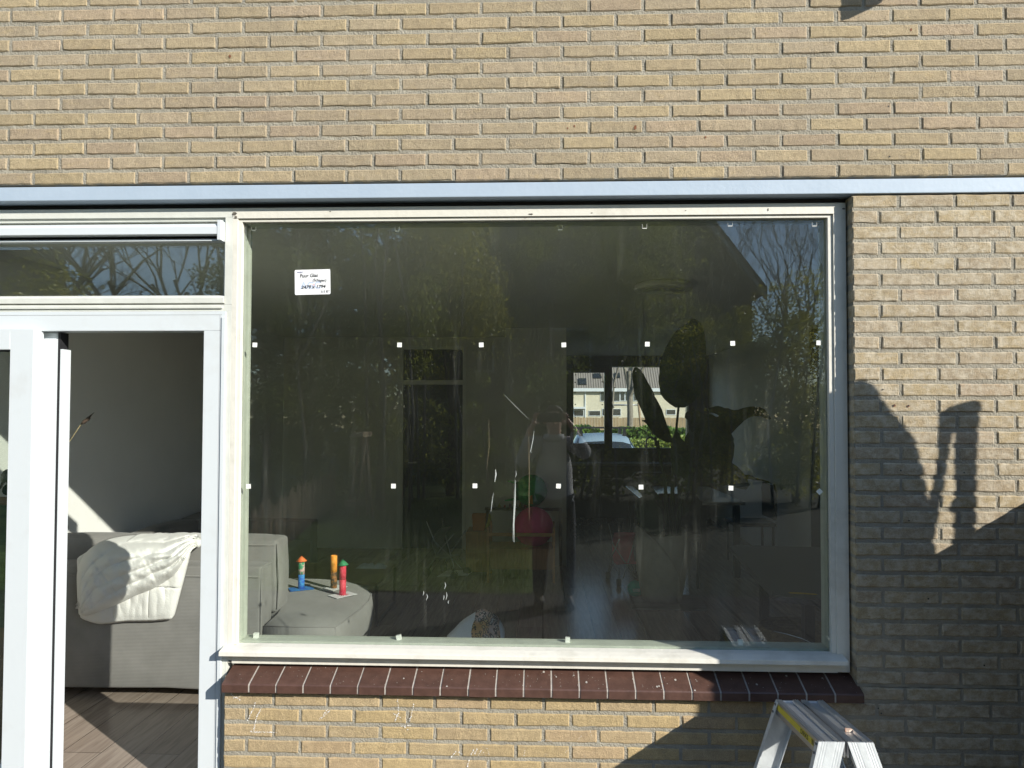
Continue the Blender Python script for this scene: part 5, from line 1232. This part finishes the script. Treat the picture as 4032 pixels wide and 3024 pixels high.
# ================================================================== the person taking the picture
def skin(name, V, E, mat, parent, sub=2, root=0):
    """V: list of (co, radius or (rx, ry)); E: edges"""
    me = bpy.data.meshes.new(name); me.from_pydata([v[0] for v in V], E, []); me.update()
    o = obj(name, me, mat, parent)
    md = o.modifiers.new('skin', 'SKIN'); md.use_smooth_shade = True; md.branch_smoothing = .6
    if not me.skin_vertices: me.skin_vertices.new() if hasattr(me.skin_vertices, 'new') else None
    lay = me.skin_vertices[0].data
    for i, v in enumerate(V):
        r = v[1]; lay[i].radius = (r, r) if not isinstance(r, tuple) else r; lay[i].use_root = (i == root)
    s = o.modifiers.new('sub', 'SUBSURF'); s.levels = sub; s.render_levels = sub
    return o
def ensure_skin(me):
    pass
SKIN = pm('skin', (.68, .42, .32), .5, .06, 12); HOOD = pm('grey_sweater', (.44, .44, .45), .9, .06, 14, .2, 120); JEAN = pm('dark_jeans', (.03, .035, .05), .9, .1, 20); HAIR = pm('brown_hair', (.05, .03, .02), .7, .3, 60)
per = thing('person', 'person in a grey hooded sweater holding up a phone, mirrored in the pane', 'person')
def build_person():
    hx = .094; y0 = -3.17
    P = {'pel': ((.095, y0, .88), .12), 'wai': ((.095, y0, 1.02), .115), 'che': ((.095, y0-.005, 1.24), (.14, .11)), 'nek0': ((.095, y0, 1.385), .07), 'nek': ((.095, y0+.015, 1.43), .052),
         'ShL': ((-.065, y0, 1.36), .06), 'ElL': ((-.20, y0+.02, 1.17), .045), 'WrL': ((-.115, -2.96, 1.475), .027),
         'ShR': ((.255, y0, 1.36), .06), 'ElR': ((.385, y0+.04, 1.26), .045), 'WrR': ((.245, -2.96, 1.515), .027),
         'HpL': ((.0, y0, .84), .10), 'KnL': ((-.02, y0+.02, .46), .06), 'AnL': ((-.03, y0, .03), .04), 'HpR': ((.19, y0, .84), .10), 'KnR': ((.21, y0+.02, .46), .06), 'AnR': ((.22, y0, .03), .04),
         'ToL': ((-.035, y0+.16, -.02), .035), 'ToR': ((.23, y0+.16, -.02), .035)}
    k = list(P)
    E = [('pel', 'wai'), ('wai', 'che'), ('che', 'nek0'), ('nek0', 'nek'), ('nek0', 'ShL'), ('ShL', 'ElL'), ('ElL', 'WrL'), ('nek0', 'ShR'), ('ShR', 'ElR'), ('ElR', 'WrR'), ('pel', 'HpL'), ('HpL', 'KnL'), ('KnL', 'AnL'), ('AnL', 'ToL'), ('pel', 'HpR'), ('HpR', 'KnR'), ('KnR', 'AnR'), ('AnR', 'ToR')]
    # body: skeleton scaled down under the clothes, plus head, palms and fingers in the same mesh
    V = [(P[q][0], (tuple(r*.78 for r in P[q][1]) if isinstance(P[q][1], tuple) else P[q][1]*(.78 if q not in ('WrL', 'WrR', 'nek') else 1))) for q in k]
    EE = [(k.index(a), k.index(b_)) for a, b_ in E]
    def add(co, r, frm): V.append((co, r)); EE.append((frm, len(V)-1)); return len(V)-1
    h = add((hx, y0+.03, 1.475), .062, k.index('nek')); h = add((hx, y0+.035, 1.535), (.074, .088), h); h = add((hx, y0+.025, 1.60), (.072, .088), h); add((hx, y0+.015, 1.645), (.05, .06), h)
    pz = 1.587
    for sgn, wr, xe in ((-1, 'WrL', -.030), (1, 'WrR', .155)):
        w = k.index(wr); px = xe+sgn*.045
        palm = add((px, -2.925, 1.535 if sgn < 0 else 1.56), .020, w)
        # four fingers over the top and back of the phone, the thumb below
        for f, (dx, dz, l) in enumerate(((.0, .030, .9), (.010, .040, 1.0), (.020, .044, .95), (.030, .036, .8))):
            a = add((px+sgn*(-.012+dx*.6), -2.915, pz-.02+dz*.7), .0095, palm)
            b_ = add((px-sgn*(.020-dx*.5), -2.898, pz+.012+dz*.55*l), .0085, a)
            add((px-sgn*(.048-dx*.6), -2.887, pz+.020+dz*.30), .0075, b_)
        a = add((px-sgn*.016, -2.915, 1.532), .011, palm); add((px-sgn*.042, -2.893, 1.545), .009, a)
    body = skin('body', V, EE, SKIN, per)
    # hooded sweater over torso and sleeves
    sub = ['wai', 'che', 'nek0', 'ShL', 'ElL', 'WrL', 'ShR', 'ElR', 'WrR', 'pel']
    R2 = {'wai': (.175, .125), 'che': (.185, .125), 'nek0': (.085, .075), 'ShL': .075, 'ElL': .066, 'WrL': .040, 'ShR': .075, 'ElR': .066, 'WrR': .040, 'pel': (.17, .12)}
    V2 = [((P[q][0][0], P[q][0][1], P[q][0][2]-(.045 if q in ('WrL', 'WrR') else 0)), R2[q]) for q in sub]
    E2 = [('pel', 'wai'), ('wai', 'che'), ('che', 'nek0'), ('nek0', 'ShL'), ('ShL', 'ElL'), ('ElL', 'WrL'), ('nek0', 'ShR'), ('ShR', 'ElR'), ('ElR', 'WrR')]
    skin('sweater', V2, [(sub.index(a), sub.index(b_)) for a, b_ in E2], HOOD, per)
    m = MB(); m.lathe([(.055, .0), (.085, -.02), (.10, .01), (.085, .045), (.065, .05), (.055, .02)], (hx, y0-.01, 1.395), 24); m.build('hood', HOOD, per, smooth=True)
    subj = ['pel', 'HpL', 'KnL', 'AnL', 'HpR', 'KnR', 'AnR']; R3 = [(.15, .115), .105, .08, .065, .105, .08, .065]
    skin('jeans', [(P[q][0], r) for q, r in zip(subj, R3)], [(0, 1), (1, 2), (2, 3), (0, 4), (4, 5), (5, 6)], JEAN, per)
    # hair, nose, ears, eyes, mouth
    m = MB(); m.ball((0, 0, 0), 1, 16)
    for v in m.bm.verts:
        v.co = Vector((v.co.x*.083, v.co.y*.10-.012, v.co.z*.085))
        if v.co.y > .02 and v.co.z < .045: v.co.y = min(v.co.y, .02)
        v.co += Vector((noise.noise(v.co*60), noise.noise(v.co*60+Vector((3, 0, 0))), noise.noise(v.co*60)))*.004
    o = m.build('hair', HAIR, per); o.location = (hx, y0+.02, 1.612)
    m = MB(); m.tube([(hx, y0+.115, 1.565), (hx, y0+.142, 1.535), (hx, y0+.118, 1.525)], [.006, .011, .009], 8); m.build('nose', SKIN, per)
    for s in (-1, 1):
        m = MB(); m.ball((hx+s*.082, y0+.02, 1.545), .018, 8); m.build('ear', SKIN, per)
        m = MB(); m.ball((hx+s*.03, y0+.112, 1.567), .011, 8); m.build('eye', WHITEP, per)
    m = MB(); m.tube([(hx-.024, y0+.108, 1.495), (hx, y0+.118, 1.493), (hx+.024, y0+.108, 1.495)], [.002, .005, .002], 6); m.build('mouth', pm('lip', (.35, .12, .10), .5), per)
    for s, q in ((-1, 'AnL'), (1, 'AnR')):
        x, y, z = P[q][0]; m = MB(); m.tube([(x, y-.07, .0), (x, y+.05, .0), (x+s*.01, y+.18, -.01)], [.045, .05, .036], 12); m.build('shoe', BLACKR, per)
    ph = thing('phone', 'dark phone held up in both hands in front of the face', 'phone')
    m = MB(); m.box(-.032, .157, -2.8785, -2.8700, 1.547, 1.627); m.build('case', BLACKP, ph, bevel=.004)
    m = MB()
    for x, z in ((.018, 1.607), (.018, 1.578)): m.tube([(x-.03, -2.8700, z), (x-.03, -2.8690, z)], .008, 12)
    m.build('lens_ring', BLACKR, ph)
build_person()
